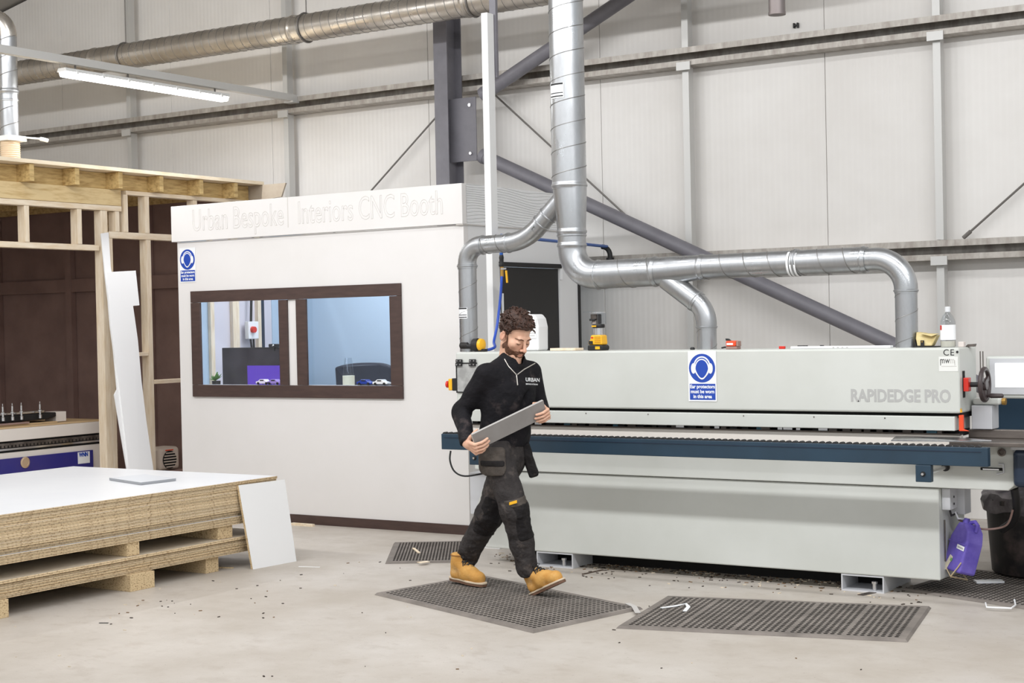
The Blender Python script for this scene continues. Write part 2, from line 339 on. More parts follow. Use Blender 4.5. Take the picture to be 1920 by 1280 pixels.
# ---- ductwork
def helix(mb, p, q, r, pitch, rr=0.004):
    p = np.array(p, float); q = np.array(q, float); d = q-p; Ln = np.linalg.norm(d); d /= Ln
    a = np.array([0, 0, 1.]) if abs(d[2]) < 0.9 else np.array([1., 0, 0]); n = np.cross(d, a); n /= np.linalg.norm(n); b = np.cross(d, n)
    k = int(Ln/pitch*20)+1; pts = [p+d*(Ln*i/k)+(r+rr*0.3)*(math.cos(2*math.pi*Ln*i/k/pitch)*n+math.sin(2*math.pi*Ln*i/k/pitch)*b) for i in range(k+1)]
    return mb.tube(pts, rr, 5)
def spiral(t, p, q, r, pitch, name='duct_section', r2=None, m=GALV, sr=0.003):
    o = MB().tube([p, q], [r, r2 or r], 36, cap=True).build(name, m, t)
    if pitch: helix(MB(), p, q, r, pitch, sr).build('seam', SEAM, o)
    return o
def ring(t, p, d, r, w=0.012, name='collar', m=GALV):
    p = np.array(p, float); d = np.array(d, float)/np.linalg.norm(d)
    return MB().tube([p-d*w*2, p-d*w, p-d*w*0.5, p+d*w*0.5, p+d*w, p+d*w*2], [r+0.001, r+0.001, r+0.006, r+0.006, r+0.001, r+0.001], 36).build(name, m, t)
YD = 8.80
def sticker(t, c, n, r, z0, z1, a0, a1):
    vs = []; k = 8
    for i in range(k+1):
        q = a0+(a1-a0)*i/k
        for z in (z0, z1): vs.append((c[0]+r*math.cos(q), c[1]+r*math.sin(q), z))
    o = MB().add(vs, [(2*i, 2*i+2, 2*i+3, 2*i+1) for i in range(k)]).build('sticker', SWHITE, t)
    for (f0, f1) in ((0.08, 0.16), (0.30, 0.36), (0.86, 0.98)):
        vs = []
        for i in range(k+1):
            q = a0+(a1-a0)*(0.05+0.9*i/k)
            for z in (z0+(z1-z0)*f0, z0+(z1-z0)*f1): vs.append((c[0]+(r+0.0012)*math.cos(q), c[1]+(r+0.0012)*math.sin(q), z))
        MB().add(vs, [(2*i, 2*i+2, 2*i+3, 2*i+1) for i in range(k)]).build('sticker_line', BLACKTXT, o)
t = thing('extraction_duct', 'big galvanised extraction duct with three branches dropping to the edge bander', 'duct', (-5.2, YD, 1.435))
XM = -5.205; RM = 0.114
spiral(t, (XM, YD, 2.52), (XM, YD, 6.4), RM, 0.155)
ring(t, (XM, YD, 2.52), UZ, RM)
MB().tube([(XM, YD, 2.52), (XM+0.003, YD, 2.50), (XM+0.01, YD, 2.24), (XM+0.01, YD, 2.215)], [RM-0.001, RM-0.001, 0.095, 0.094], 36).build('reducer', GALV, t)
ring(t, (XM+0.01, YD, 2.215), UZ, 0.095); ring(t, (XM+0.01, YD, 2.19), UZ, 0.093, 0.008)
x0 = XM+0.01; zh = 1.925
MB().tube([(x0, YD, 2.215), (x0, YD, 2.12)], 0.093, 36).build('duct_section', GALV, t)
ring(t, (x0, YD, 2.125), UZ, 0.093)
MB().tube([(x0, YD, 2.12)]+arc((x0, YD, 2.105), (x0, YD, zh), (x0+0.18, YD, zh), 12)+[(x0+0.2, YD, zh)], 0.093, 36).build('elbow', GALV, t)
xt = -4.58
spiral(t, (x0+0.19, YD, zh), (xt, YD, zh+0.005), 0.093, 0.21); ring(t, (x0+0.2, YD, zh), UX, 0.093, 0.008); ring(t, (xt, YD, zh+0.005), UX, 0.092)
MB().tube([(xt, YD, zh+0.005), (xt+0.12, YD, zh+0.01), (-4.27, YD, zh+0.02), (-4.25, YD, zh+0.02)], [0.091, 0.088, 0.079, 0.078], 36).build('tee_reducer', GALV, t)
ring(t, (-4.25, YD, zh+0.02), UX, 0.078)
za = zh+0.022; zb = 1.952
spiral(t, (-4.25, YD, za), (-3.20, YD, zb), 0.076, 0.16); ring(t, (-3.62, YD, za+0.004), UX, 0.078, 0.008); ring(t, (-3.2, YD, zb), UX, 0.074)
MB().tube([(-3.66, YD, za), (-3.60, YD, za)], 0.0785, 36, cap=False).build('sticker', SWHITE, t)
MB().tube([(-3.645, YD, za), (-3.640, YD, za)], 0.0793, 36, cap=False).tube([(-3.625, YD, za), (-3.618, YD, za)], 0.0793, 36, cap=False).build('sticker_line', BLACKTXT, t)
XR = -2.948
MB().tube([(-3.2, YD, zb)]+arc((-3.13, YD, zb), (XR, YD, zb), (XR, YD, zb-0.18), 12)+[(XR, YD, zb-0.2)], 0.068, 36).build('elbow', GALV, t)
ring(t, (XR, YD, zb-0.19), UZ, 0.066, 0.008)
spiral(t, (XR, YD, zb-0.2), (XR, YD, 1.432), 0.064, 0.14, sr=0.0018)
# middle branch
p0 = np.array([-4.50, YD, 1.88]); p1 = np.array([-4.285, YD, 1.725]); XB = -4.228
MB().tube([p0, p1], 0.068, 32).build('branch', GALV, t)
ring(t, p0+(p1-p0)*0.92, p1-p0, 0.066, 0.008)
MB().tube([p1-(p1-p0)*.1]+arc(p1, (XB, YD, 1.668), (XB, YD, 1.50), 10)+[(XB, YD, 1.57)], 0.064, 32).build('elbow', GALV, t)
ring(t, (XB, YD, 1.572), UZ, 0.063, 0.006)
spiral(t, (XB, YD, 1.565), (XB, YD, 1.432), 0.061, 0.15, sr=0.0018)
# left branch
q0 = np.array([-5.26, YD, 2.44]); q1 = np.array([-5.47, YD, 2.245]); q2 = np.array([-5.60, YD, 2.14])
MB().tube([q0, q1], 0.062, 32).build('branch', GALV, t)
ring(t, q0+(q1-q0)*0.55, q1-q0, 0.062, 0.008); ring(t, q0+(q1-q0)*0.80, q1-q0, 0.062, 0.008)
zl = 2.165; XL = -6.035
MB().tube([q1]+arc(q1+(q0-q1)*0.1, (-5.556, YD, zl), (-5.68, YD, zl), 8)+[(-5.70, YD, zl)], 0.064, 32).build('elbow', GALV, t)
ring(t, (-5.69, YD, zl), UX, 0.064, 0.008)
spiral(t, (-5.70, YD, zl), (-5.91, YD, zl-0.005), 0.062, 0.12)
ring(t, (-5.90, YD, zl-0.005), UX, 0.062, 0.006)
MB().tube([(-5.90, YD, zl-0.005)]+arc((-5.915, YD, zl-0.005), (XL, YD, zl-0.005), (XL, YD, zl-0.125), 10)+[(XL, YD, zl-0.14)], 0.064, 32).build('elbow', GALV, t)
ring(t, (XL, YD, zl-0.145), UZ, 0.067, 0.008)
spiral(t, (XL, YD, zl-0.14), (XL, YD, 1.432), 0.063, 0.16, sr=0.002)
camdir = math.atan2(-YD, -XL)
sticker(t, (XL, YD), 0, 0.0645, 1.66, 1.735, camdir-1.5, camdir-0.1)
sticker(t, (XM, YD), 0, RM+0.004, 3.085, 3.185, math.atan2(-YD, -XM)-1.2, math.atan2(-YD, -XM)-0.2)
# ---- long spiral duct on the wall
t = thing('wall_duct', 'long horizontal spiral duct running high along the wall, upper left', 'duct', (-10, 11.2, 4.45))
for a, b in ((-14.9, -12.3), (-12.28, -9.6), (-9.58, -7.62), (-7.6, -4.6)):
    spiral(t, (a, 11.2, 4.43), (b, 11.2, 4.43), 0.128, 0.10, m=GALVD, sr=0.003); ring(t, (b+0.01, 11.2, 4.43), UX, 0.130, 0.015, m=GALVD)
for x in (-11.85, -9.45, -7.55):
    MB().tube([(x, 11.2+0.137*math.cos(q), 4.43+0.137*math.sin(q)) for q in np.linspace(0, 2*math.pi, 25)[:-1]], 0.008, 6, closed=True).tube([(x, 11.2, 4.56), (x, 11.2, roof_z(x))], 0.006, 6).build('hanger', ROD, t)
# ---- left dropper to the timber room
t = thing('dust_dropper', 'vertical spiral duct with blast gate dropping onto the timber room roof', 'duct', (-10.9, 8.94, 3.09))
XD, YDD = -10.905, 8.94
spiral(t, (XD, YDD, 3.33), (XD, YDD, 4.20), 0.077, 0.15)
ring(t, (XD, YDD, 3.72), UZ, 0.080, 0.015); ring(t, (XD, YDD, 3.64), UZ, 0.078, 0.008)
MB().tube([(XD, YDD, 4.19)]+arc((XD, YDD, 4.21), (XD, YDD, 4.36), (XD-0.13, YDD-0.075, 4.36), 10)+[(XD-0.6, YDD-0.34, 4.36), (XD-1.6, YDD-0.9, 4.36)], 0.078, 32).build('elbow', GALVD, t)
MB().box(XD-0.10, XD+0.10, YDD-0.1, YDD+0.1, 3.285, 3.33).build('blast_gate', POSTW, t, bev=0.004)
MB().tube([(XD+0.09, YDD+0.05, 3.32), (XD+0.15, YDD+0.20, 3.315)], 0.008, 8).tube([(XD+0.15, YDD+0.2, 3.315), (XD+0.165, YDD+0.27, 3.305)], 0.017, 10).build('gate_handle', POSTW, t)
FLEX = mat('flexible_hose', (206, 186, 160), 0.5)
pr = [(0.080+0.006*(i % 2), 3.088+0.0092*i) for i in range(22)]
MB().lathe(pr, (XD, YDD, 0), 'Z', 32).build('flexible_hose', FLEX, t)
# ---- trunking and strip lamp
t = thing('lighting_trunking', 'grey steel lighting trunking rail reaching from the wall over the timber room', 'trunking', (-10.3, 8, 3.9))
MB().box(-10.335, -10.265, 4.5, 11.998, 3.905, 3.912).box(-10.335, -10.331, 4.5, 11.998, 3.912, 3.97).box(-10.269, -10.265, 4.5, 11.998, 3.912, 3.97).build('channel', POSTM, t)
MB().box(-10.36, -10.24, 11.9, 11.997, 3.885, 3.904).build('end_cleat', POSTM, t)
t = thing('strip_lamp', 'lit fluorescent strip lamp hanging under the trunking at upper left', 'lamp', (-10.3, 10, 3.81))
LAMPB = mat('lamp_body', (214, 214, 212), 0.4); LAMPE = mat('lit_diffuser', (255, 255, 252), 0.4, emit=12.0)
sec = [(-0.05, 0.0), (0.05, 0.0), (0.062, 0.03), (0.03, 0.055), (-0.03, 0.055), (-0.062, 0.03)]
MB().prism([(-10.3+a, 9.0, 3.835+b) for a, b in [(-0.062, 0.0), (0.062, 0.0), (0.045, 0.032), (-0.045, 0.032)]], (0, 2.0, 0)).build('body', LAMPB, t, bev=0.004)
MB().prism([(-10.3+a, 9.02, 3.835+b) for a, b in [(-0.06, 0.0), (-0.045, -0.04), (0.045, -0.04), (0.06, 0.0)]], (0, 1.96, 0)).build('diffuser', LAMPE, t, bev=0.006)
for y in np.linspace(9.12, 10.88, 7):
    for xx in (-10.242, -10.368): MB().box(xx, xx+0.01, y-0.012, y+0.012, 3.822, 3.856).build('clip', LAMPB, t)
ll_ = area('strip_lamp_light', (-10.3, 10.0, 3.785), (0, 0, 0), 0.10, 1.9, 42); link(ll_, t)
for y in (9.15, 9.75, 10.85):
    MB().box(-10.306, -10.294, y-0.006, y+0.006, 3.866, 3.906).build('hanger', ROD, t)
# ---- stub duct at top right and a small clip on the wall
t = thing('duct_stub', 'short dark open duct stub hanging from the roof at top right', 'duct', at(1457, 26, Y=8.0))
c = at(1457, 27, Y=8.0); SD = mat('dark_duct', (120, 112, 110), 0.45, 0.7)
MB().tube([c, c+[0, 0, 1.0]], 0.046, 28).build('duct_section', SD, t); MB().tube([c-[0, 0, .003], c+[0, 0, .012]], 0.048, 28).build('rim', SD, t)
c = at(1493, 48, Y=12.19)
t = thing('cable_clip', 'tiny black H shaped clip on the wall panel joint at top right', 'clip', c)
MB().box(c[0]-.022, c[0]-.010, 12.17, 12.2, c[2]-.02, c[2]+.02).box(c[0]+.010, c[0]+.022, 12.17, 12.2, c[2]-.02, c[2]+.02).box(c[0]-.01, c[0]+.01, 12.17, 12.2, c[2]-.005, c[2]+.005).build('clip_body', BLACK, t)
# ================================================================== TIMBER ROOM
t = thing('timber_room_frame', 'unfinished timber stud frame room with plywood roof on the left', 'timber frame', (-10.6, 9, 0))
XF = -10.55; XJ = -10.42
MB().box(-15.1, -10.40, 5.5, 11.62, 3.048, 3.080).build('roof_board', PLY, t)
MB().prism([(-10.62, 11.62, 3.047), (-10.10, 11.62, 3.047), (-10.16, 11.62, 2.915), (-10.62, 11.62, 2.88)], (0, -0.018, 0)).build('end_board', PLYD, t)
for y in (6.8, 7.29, 7.78, 8.27, 8.761, 9.251, 9.75, 10.249, 10.767, 11.242):
    MB().box(-14.9, XJ, y-0.0235, y+0.0235, 2.90, 3.046).build('joist', TREAT, t, bev=0.002)
ys = [6.8, 7.29, 7.78, 8.27, 8.761, 9.251, 9.75, 10.249, 10.767, 11.242, 11.62]
for a, b in zip(ys[:-1], ys[1:]):
    MB().box(-10.62, -10.585, a+0.025, b-0.025, 2.90, 3.045).build('blocking', TREAT, t)
MB().box(-10.595, XF, 5.6, 9.87, 2.755, 2.898).build('header_beam', TREATL, t, bev=0.002)
MB().box(-10.64, XF+0.004, 5.6, 9.87, 2.706, 2.752).build('top_plate', WOOD, t, bev=0.002)
MB().box(-10.64, XF, 9.93, 11.62, 2.862, 2.899).build('top_plate', WOOD, t, bev=0.002)
def stud(y, z0, z1, w=0.045, xf=XF, d=0.09): MB().box(xf-d, xf, y-w/2, y+w/2, z0, z1).build('stud', WOODV, t, bev=0.002)
for y in (7.3, 8.05, 8.805, 9.38): stud(y, 2.396, 2.704, 0.05)
stud(9.66, 2.396, 2.704, 0.055)
MB().box(-10.64, XF, 5.6, 9.60, 2.345, 2.394).build('bottom_rail', WOOD, t, bev=0.002)
stud(9.925, 2.522, 2.862, 0.05); stud(9.82, 2.522, 2.704, 0.05)
stud(10.185, 2.522, 2.860, 0.055); stud(10.81, 2.522, 2.860, 0.05); stud(11.4, 0.0, 2.860, 0.05)
MB().box(-10.64, XF+0.002, 9.72, 11.37, 2.462, 2.52).build('middle_rail', WOOD, t, bev=0.002)
MB().box(-10.64, XF+0.003, 9.625, 9.70, 0, 2.704).build('post', WOODV, t, bev=0.003)
MB().box(-10.64, XF, 9.703, 9.755, 0, 2.460).build('post', WOODV, t, bev=0.003)
MB().box(-10.76, -10.66, 9.80, 9.86, 0, 2.86).build('post', TREAT, t, bev=0.003)
stud(10.193, 0.0, 2.460, 0.055); stud(10.85, 0.0, 2.460, 0.05)
MB().box(-10.62, XF, 9.76, 10.162, 1.392, 1.425).build('noggin', WOOD, t, bev=0.002)
MB().box(-10.62, XF, 10.224, 10.822, 1.128, 1.165).build('noggin', WOOD, t, bev=0.002)
MB().box(-10.62, XF, 10.878, 11.372, 1.128, 1.165).build('noggin', WOOD, t, bev=0.002)
DARKB = mat('brown_and_wall_shade', (156, 128, 118), 0.7, rgb2=(140, 114, 106), nscale=3)  # wall brown has the room's shade painted in; plain brown on small parts
MB().box(-15.1, -15.06, 5.6, 11.9, 0, 3.04).build('rear_shade_board', DARKB, t)  # dark side sheet added to keep the room dim
MB().box(-15.05, -10.7, 11.62, 11.66, 0, 3.04).build('far_shade_board', DARKB, t)  # dark sheet set where the shaded back wall would show
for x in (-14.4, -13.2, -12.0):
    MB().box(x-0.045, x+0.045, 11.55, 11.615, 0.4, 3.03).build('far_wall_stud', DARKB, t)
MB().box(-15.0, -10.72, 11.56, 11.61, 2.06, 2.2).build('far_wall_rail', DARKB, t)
# ---- offcuts leaning on the posts
def lean(pix, xt, xb, yt, yb, th):
    P = []
    for x, y in pix: P.append(at(x, y, X=xt+(xb-xt)*(y-yt)/(yb-yt)))
    return P
t = thing('white_offcut', 'tall white notched board offcut leaning on the timber post', 'board', (-10.1, 9.9, 0))
P = lean([(197, 511), (252, 508), (259, 573), (247, 574), (256, 638), (263, 716), (272, 790), (300, 985), (262, 985), (240, 885), (222, 735), (205, 610)], -10.53, -10.20, 440, 880, 0.018)
MB().prism(P, (0.018, 0, 0.004)).build('board', WHITE, t, bev=0.001)
t = thing('white_offcut', 'narrow white board strip leaning behind the notched offcut', 'board', (-10.2, 9.6, 0))
P = lean([(188, 438), (202, 436), (206, 500), (216, 560), (226, 700), (252, 880), (268, 985), (255, 985), (233, 860), (213, 740), (218, 730), (207, 610), (196, 520)], -10.53, -10.21, 440, 880, 0.015)
MB().prism(P, (0.012, 0, 0.003)).build('board', WHITE, t, bev=0.001)
# ---- CNC router bed in the timber room
t = thing('cnc_router_table', 'long cream and blue machine bed inside the timber room', 'machine', (-12, 8.5, 0))
CREAM = mat('cream_paint', (226, 218, 210), 0.45); BPANEL = mat('blue_panel', (30, 36, 128), 0.35, rgb2=(52, 46, 120), nscale=1.5)
MB().box(-13.2, -11.0, 6.0, 10.12, 0.685, 0.79).build('bed', CREAM, t, bev=0.006)
SPOIL = mat('spoil_board', (196, 168, 128), 0.75)
MB().box(-13.15, -11.05, 6.05, 10.05, 0.791, 0.806).build('spoil_board', SPOIL, t)
MB().box(-13.1, -11.03, 6.0, 10.10, 0.585, 0.684).build('rack_recess', BLACKG, t)
MB().box(-11.029, -11.005, 6.0, 10.10, 0.605, 0.622).build('rail', CHROME, t)
MB().box(-11.029, -11.012, 6.0, 10.10, 0.648, 0.668).build('rack', DSTEEL, t)
rk = MB()
for i in range(100): rk.box(-11.013, -11.004, 6.05+i*0.04, 6.075+i*0.04, 0.63, 0.648)
o = rk.build('rack_teeth', DSTEEL, t); o['kind'] = 'stuff'
MB().box(-13.1, -11.02, 6.0, 10.08, 0.10, 0.584).build('body', CREAM, t, bev=0.006)
for y in (6.3, 9.7):
    for x in (-12.9, -11.25): MB().box(x-0.08, x+0.08, y-0.08, y+0.08, 0, 0.099).build('foot', BLACK, t)
pn = MB().box(-11.018, -11.0, 6.2, 9.875, 0.34, 0.535).build('side_panel', BPANEL, t, bev=0.003)
MB().lathe([(0.048, 0.0), (0.05, 0.008), (0.036, 0.012), (0.034, 0.009)], (-10.999, 9.09, 0.487), 'X', 24).build('round_badge', mat('badge_brass', (206, 180, 150), 0.35, 0.5), pn)
MB().box(-10.999, -10.997, 9.69, 9.83, 0.42, 0.526).build('logo_plate', SWHITE, pn)
text_mesh('WNN', 0.05, (-10.9965, 9.705, 0.485), UY, UZ, SBLUE, 'logo_letters', pn, sx=0.8, offset=0.003)
MB().box(-11.75, -11.1, 7.5, 9.55, 0.807, 0.82).build('work_panel', SPOIL, t)
MB().box(-11.7, -11.08, 7.5, 9.22, 0.821, 0.836).build('work_panel', DARKB, t)
MB().prism([(-11.12, 8.0, 0.84), (-11.12, 9.45, 0.84), (-11.12, 9.56, 0.86), (-11.12, 9.56, 0.90), (-11.12, 8.0, 0.90)], (-0.25, 0, 0)).build('gantry_beam', BLACK, t, bev=0.01)
MB().box(-11.3, -11.15, 9.58, 9.70, 0.81, 0.90).build('end_block', CREAM, t, bev=0.004)
MB().tube([(-11.13, 8.2, 0.915), (-11.13, 9.42, 0.915)], 0.013, 10).build('air_rail', CHROME, t)
for x, y in ((5, 770), (23, 772), (40, 773), (75, 773)):
    c = at(x, y, X=-11.08); c[2] = 0.86
    MB().lathe([(0.016, 0.0), (0.016, 0.03), (0.011, 0.034), (0.011, 0.06), (0.017, 0.063), (0.017, 0.075), (0.009, 0.08), (0.009, 0.125), (0.004, 0.13), (0.004, 0.15)], c, 'Z', 14).build('clamp_pin', CHROME, t)
# ---- space heater behind the pile
t = thing('fan_heater', 'beige fan heater with black round grille behind the board pile', 'heater', (-10.72, 10.53, 0.0))
HB = mat('beige_plastic', (206, 192, 178), 0.5)
MB().box(-10.86, -10.64, 10.40, 10.66, 0.0, 0.30).build('stand', DARKB, t, bev=0.004)
MB().box(-10.88, -10.66, 10.38, 10.645, 0.301, 0.52).build('case', HB, t, bev=0.04, seg=4)
MB().lathe([(0.085, 0.0), (0.085, 0.012)], (-10.662, 10.5, 0.40), 'X', 24).build('grille_dish', BLACKG, t)
for i in range(6):
    z = 0.335+i*0.026; w = math.sqrt(max(0.0, 0.083**2-(z-0.40)**2)); MB().box(-10.65, -10.642, 10.5-w, 10.5+w, z-0.005, z+0.005).build('grille_bar', HB, t)
MB().box(-10.66, -10.655, 10.45, 10.55, 0.487, 0.497).build('label_strip', ORANGE, t)
# ================================================================== BOARD PILE
XP0, XP1, YP0, YP1 = -9.325, -7.25, 5.37, 8.17
MEL = mat('white_melamine', (233, 234, 236), 0.35, rgb2=(228, 229, 232), nscale=1.5); MELG = mat('dusty_board_face', (205, 192, 172), 0.6, rgb2=(188, 172, 150), nscale=4)
CHIPS = mat('chipboard_edge', (222, 200, 164), 0.8, rgb2=(150, 120, 84), nscale=130, mixlo=0.5, mixhi=0.74, bump=0.4, bscale=130, stretch=(1, 0.6, 1), detail=2)
def layered_edge():
    # fine pale skins and a coarse darker core across the thickness of a sheet
    nt = CHIPS.node_tree; N = nt.nodes; L = nt.links; b = N['Principled BSDF']; sp = N.new('ShaderNodeSeparateXYZ'); L.new(N['Texture Coordinate'].outputs['Object'], sp.inputs[0])
    cr = N.new('ShaderNodeValToRGB'); mr = N.new('ShaderNodeMapRange'); mr.inputs['From Max'].default_value = 0.0172; L.new(sp.outputs['Z'], mr.inputs['Value']); L.new(mr.outputs['Result'], cr.inputs['Fac'])
    E = cr.color_ramp.elements; E[0].position = 0.0; E[0].color = (.40, .35, .30, 1); E[1].position = 1.0; E[1].color = (.62, .58, .52, 1)
    for p, c in ((.10, 1.2), (.27, 1.15), (.38, .62), (.66, .60), (.76, 1.15), (.92, 1.2)):
        e = E.new(p); e.color = (c, c*.98, c*.95, 1)
    mx = N.new('ShaderNodeMix'); mx.data_type = 'RGBA'; mx.blend_type = 'MULTIPLY'; mx.inputs['Factor'].default_value = 1
    oi = N.new('ShaderNodeObjectInfo'); hs = N.new('ShaderNodeHueSaturation'); vr = N.new('ShaderNodeMapRange'); vr.inputs['To Min'].default_value = 0.78; vr.inputs['To Max'].default_value = 1.12
    L.new(oi.outputs['Random'], vr.inputs['Value']); L.new(vr.outputs['Result'], hs.inputs['Value']); L.new(b.inputs['Base Color'].links[0].from_socket, hs.inputs['Color']); L.new(hs.outputs['Color'], mx.inputs['A']); L.new(cr.outputs['Color'], mx.inputs['B']); L.new(mx.outputs['Result'], b.inputs['Base Color'])
layered_edge()
def sheet_mesh(name, x0, x1, y0, y1, th, faces):
    mb = MB(); vs = [(x, y, z) for z in (0, th) for y in (y0, y1) for x in (x0, x1)]
    mb.add(vs, [(0, 2, 3, 1), (4, 5, 7, 6)], 1); mb.add(vs, [(0, 1, 5, 4), (2, 6, 7, 3), (0, 4, 6, 2), (1, 3, 7, 5)], 0)
    return mb.build(name, [CHIPS, faces])
ORD = ['topmost', 'second', 'third', 'fourth', 'fifth', 'sixth', 'seventh', 'eighth', 'ninth', 'tenth', 'eleventh', 'twelfth', 'thirteenth', 'fourteenth', 'fifteenth', 'sixteenth']
proto = sheet_mesh('chipboard_sheet', XP0, XP1, YP0, YP1, 0.0172, MEL)
low = sheet_mesh('chipboard_sheet', XP0, XP1, YP0, YP1, 0.0172, MELG)
rs = random.Random(3)
for i in range(16):
    o = proto if i == 0 else proto.copy()
    if i: COL.objects.link(o)
    k = 15-i
    dx = 0.0 if k == 0 else rs.uniform(-0.016, 0.0); dy = 0.0 if k == 0 else rs.uniform(-0.03, -0.002)
    if k in (11, 12): dx -= 0.015
    if k in (13, 14, 15): dx += 0.004
    o.location = (dx, dy, 0.3005+i*0.0181); o.rotation_euler = (0, 0, 0)
    lab = 'white faced chipboard sheet on top of the upper pile' if k == 0 else ('lowest chipboard sheet of the upper pile resting on bearers' if k == 15 else ORD[k]+' white faced chipboard sheet from the top of the upper pile')
    tag(o, lab, 'board', 'chipboard sheets in the pile')
for i in range(6):
    o = low if i == 0 else low.copy()
    if i: COL.objects.link(o)
    k = 5-i; o.location = (rs.uniform(-0.012, 0.004)-(0.01 if i < 2 else 0), -0.02+rs.uniform(-0.12, 0.01)*(0.6 if i else 0.2), 0.1055+i*0.0181)
    tag(o, ('topmost' if k == 0 else 'lowest' if k == 5 else ORD[k])+(' chipboard sheet of the lower pile' if k in (0, 5) else ' chipboard sheet from the top of the lower pile'), 'board', 'chipboard sheets in the pile')
def bearer(y0, y1, z0, z1, x1, lab):
    t = MB().box(XP0+0.03, x1, y0, y1, z0, z1).build('chipboard_bearer', CHIP, None, bev=0.002); tag(t, lab, 'bearer', 'chipboard bearers under the pile')
bearer(6.78, 6.885, 0.2145, 0.2995, -7.27, 'chipboard bearer block between the two piles, at the middle')
bearer(7.60, 7.74, 0.2145, 0.2995, -7.28, 'chipboard bearer block between the two piles, near the leaning board')
bearer(5.60, 5.70, 0.2145, 0.2995, -7.28, 'chipboard bearer block between the two piles, at the left end')
bearer(6.76, 6.965, 0.0, 0.1045, -7.225, 'chipboard bearer block on the floor under the lower pile, at the middle')
bearer(7.50, 7.62, 0.0, 0.1045, -7.30, 'chipboard bearer block on the floor under the lower pile, near the leaning board')
bearer(5.72, 5.845, 0.0, 0.1045, -7.24, 'chipboard bearer block on the floor at the left edge of the photo')
# leaning panel
bl = np.array([-7.135, 7.775, 0.0]); br = np.array([-7.10, 8.18, 0.0]); tl = np.array([-7.232, 7.757, 0.565]); tr = tl+(br-bl)*1.06
t = MB().prism([bl, br, tr, tl], (-0.0177, 0.0015, -0.003), 0)
o = t.build('leaning_panel', [CHIP, WHITE]); o.data.polygons[0].material_index = 1; o.data.polygons[1].material_index = 1
tag(o, 'white chipboard panel leaning against the front of the board pile', 'board')
a, b, c, d = [at(x, y, Z=0.591) for x, y in ((205, 900), (264, 909), (330, 901), (272, 893))]
o = MB().prism([a, b, c, d], (0, 0, 0.017)).build('grey_offcut', [mat('grey_melamine_edge', (150, 152, 156), 0.5), mat('pale_grey_face', (214, 217, 222), 0.4)])
o.data.polygons[0].material_index = 1; o.data.polygons[1].material_index = 1
tag(o, 'small grey board offcut lying on top of the board pile', 'board')
# ================================================================== CNC BOOTH
BX0, BX1, BY0, BY1, BZ = -9.77, -6.735, 9.78, 11.49, 2.70
t = thing('cnc_booth', 'white control booth with dark framed window and engraved fascia', 'booth', (-8.25, 9.78, 0)); booth = t
wx0, wx1, wz0, wz1 = -9.56, -7.39, 1.09, 1.91
mb = MB()
for (a, b, c, d) in ((BX0, wx0, 0, 2.385), (wx1, BX1, 0, 2.385), (wx0, wx1, 0, wz0), (wx0, wx1, wz1, 2.385)): mb.box(a, b, BY0, BY0+0.06, c, d)
mb.box(-8.52, -8.41, BY0, BY0+0.06, wz0, wz1)
fwall = mb.build('front_wall', WHITEP, t)
o = MB().box(BX0-0.04, BX1+0.012, BY0-0.03, BY0+0.03, 2.39, BZ).build('fascia', WHITEP, t, bev=0.003)
L1 = text_mesh('Urban Bespoke', 0.265, (-9.56, BY0-0.0305, 2.475), UX, UZ, ENGR, 'engraved_letters', o, outline=0.0019, sx=0.62, spacing=1.02)
text_mesh('Interiors CNC Booth', 0.265, (-8.37, BY0-0.0305, 2.475), UX, UZ, ENGR, 'engraved_letters', o, outline=0.0019, sx=0.635, spacing=1.0)
MB().box(-8.475, -8.467, BY0-0.0315, BY0-0.03, 2.45, 2.70).build('panel_joint', ENGR, o)
MB().box(BX0, BX1+0.006, BY0-0.012, BY0-0.001, 0, 0.075).build('kickboard', FRAME, t)
# side wall with door
SIDEW = mat('booth_side_paint', (226, 226, 226), 0.5)
dy0, dy1, dz = 10.275, 11.195, 2.075
MB().box(BX1-0.06, BX1, BY0+0.061, dy0, 0, 2.385).box(BX1-0.06, BX1, dy1, BY1, 0, 2.385).box(BX1-0.06, BX1, dy0, dy1, dz, 2.385).build('side_wall', SIDEW, t)
dr = MB().box(BX1-0.05, BX1-0.012, dy0+0.004, dy1-0.004, 0.01, dz-0.004).build('door', DOORM, t, bev=0.002)
MB().box(BX1-0.011, BX1+0.0, dy0+0.03, dy0+0.05, 1.70, 1.86).build('handle', SWHITE, dr)
MB().box(BX1+0.0005, BX1+0.012, dy0-0.03, dy1+0.02, dz, dz+0.035).build('door_trim', BLACK, t)
MB().box(BX1+0.0005, BX1+0.010, dy1+0.0, dy1+0.035, 1.98, 2.07).build('hinge', SWHITE, t)
MB().box(BX1-0.03, BX1+0.012, BY1+0.001, BY1+0.03, 0, 2.2).build('edge_gasket', BLACK, t)
# side fascia: wavy grooves carved as relief
ny, nz = 150, 170; yy = np.linspace(BY0+0.031, BY1, ny); zz = np.linspace(2.39, BZ, nz)
V = []; gz = np.linspace(2.40, 2.69, 15)
for z in zz:
    for y in yy:
        s_ = (y-BY0); amp = 0.020*math.sin(s_*3.9+0.6)*math.exp(-((z-2.55)/0.14)**2)*1.4+0.006*math.sin(s_*9+z*20)
        dmin = np.min(np.abs(gz+amp-z)); V.append((BX1+0.012-0.007*max(0.0, 1-dmin/0.0045), y, z))
F = [(j*ny+i, j*ny+i+1, (j+1)*ny+i+1, (j+1)*ny+i) for j in range(nz-1) for i in range(ny-1)]
mb = MB().add(V, F, 0); mb.box(BX1-0.06, BX1+0.002, BY0+0.031, BY1, 2.39, BZ); mb.build('side_fascia', SIDEW, t)
MB().box(BX1-0.05, BX1+0.014, BY0-0.028, BY1, 2.383, 2.389).build('fascia_seam', ENGR, t)
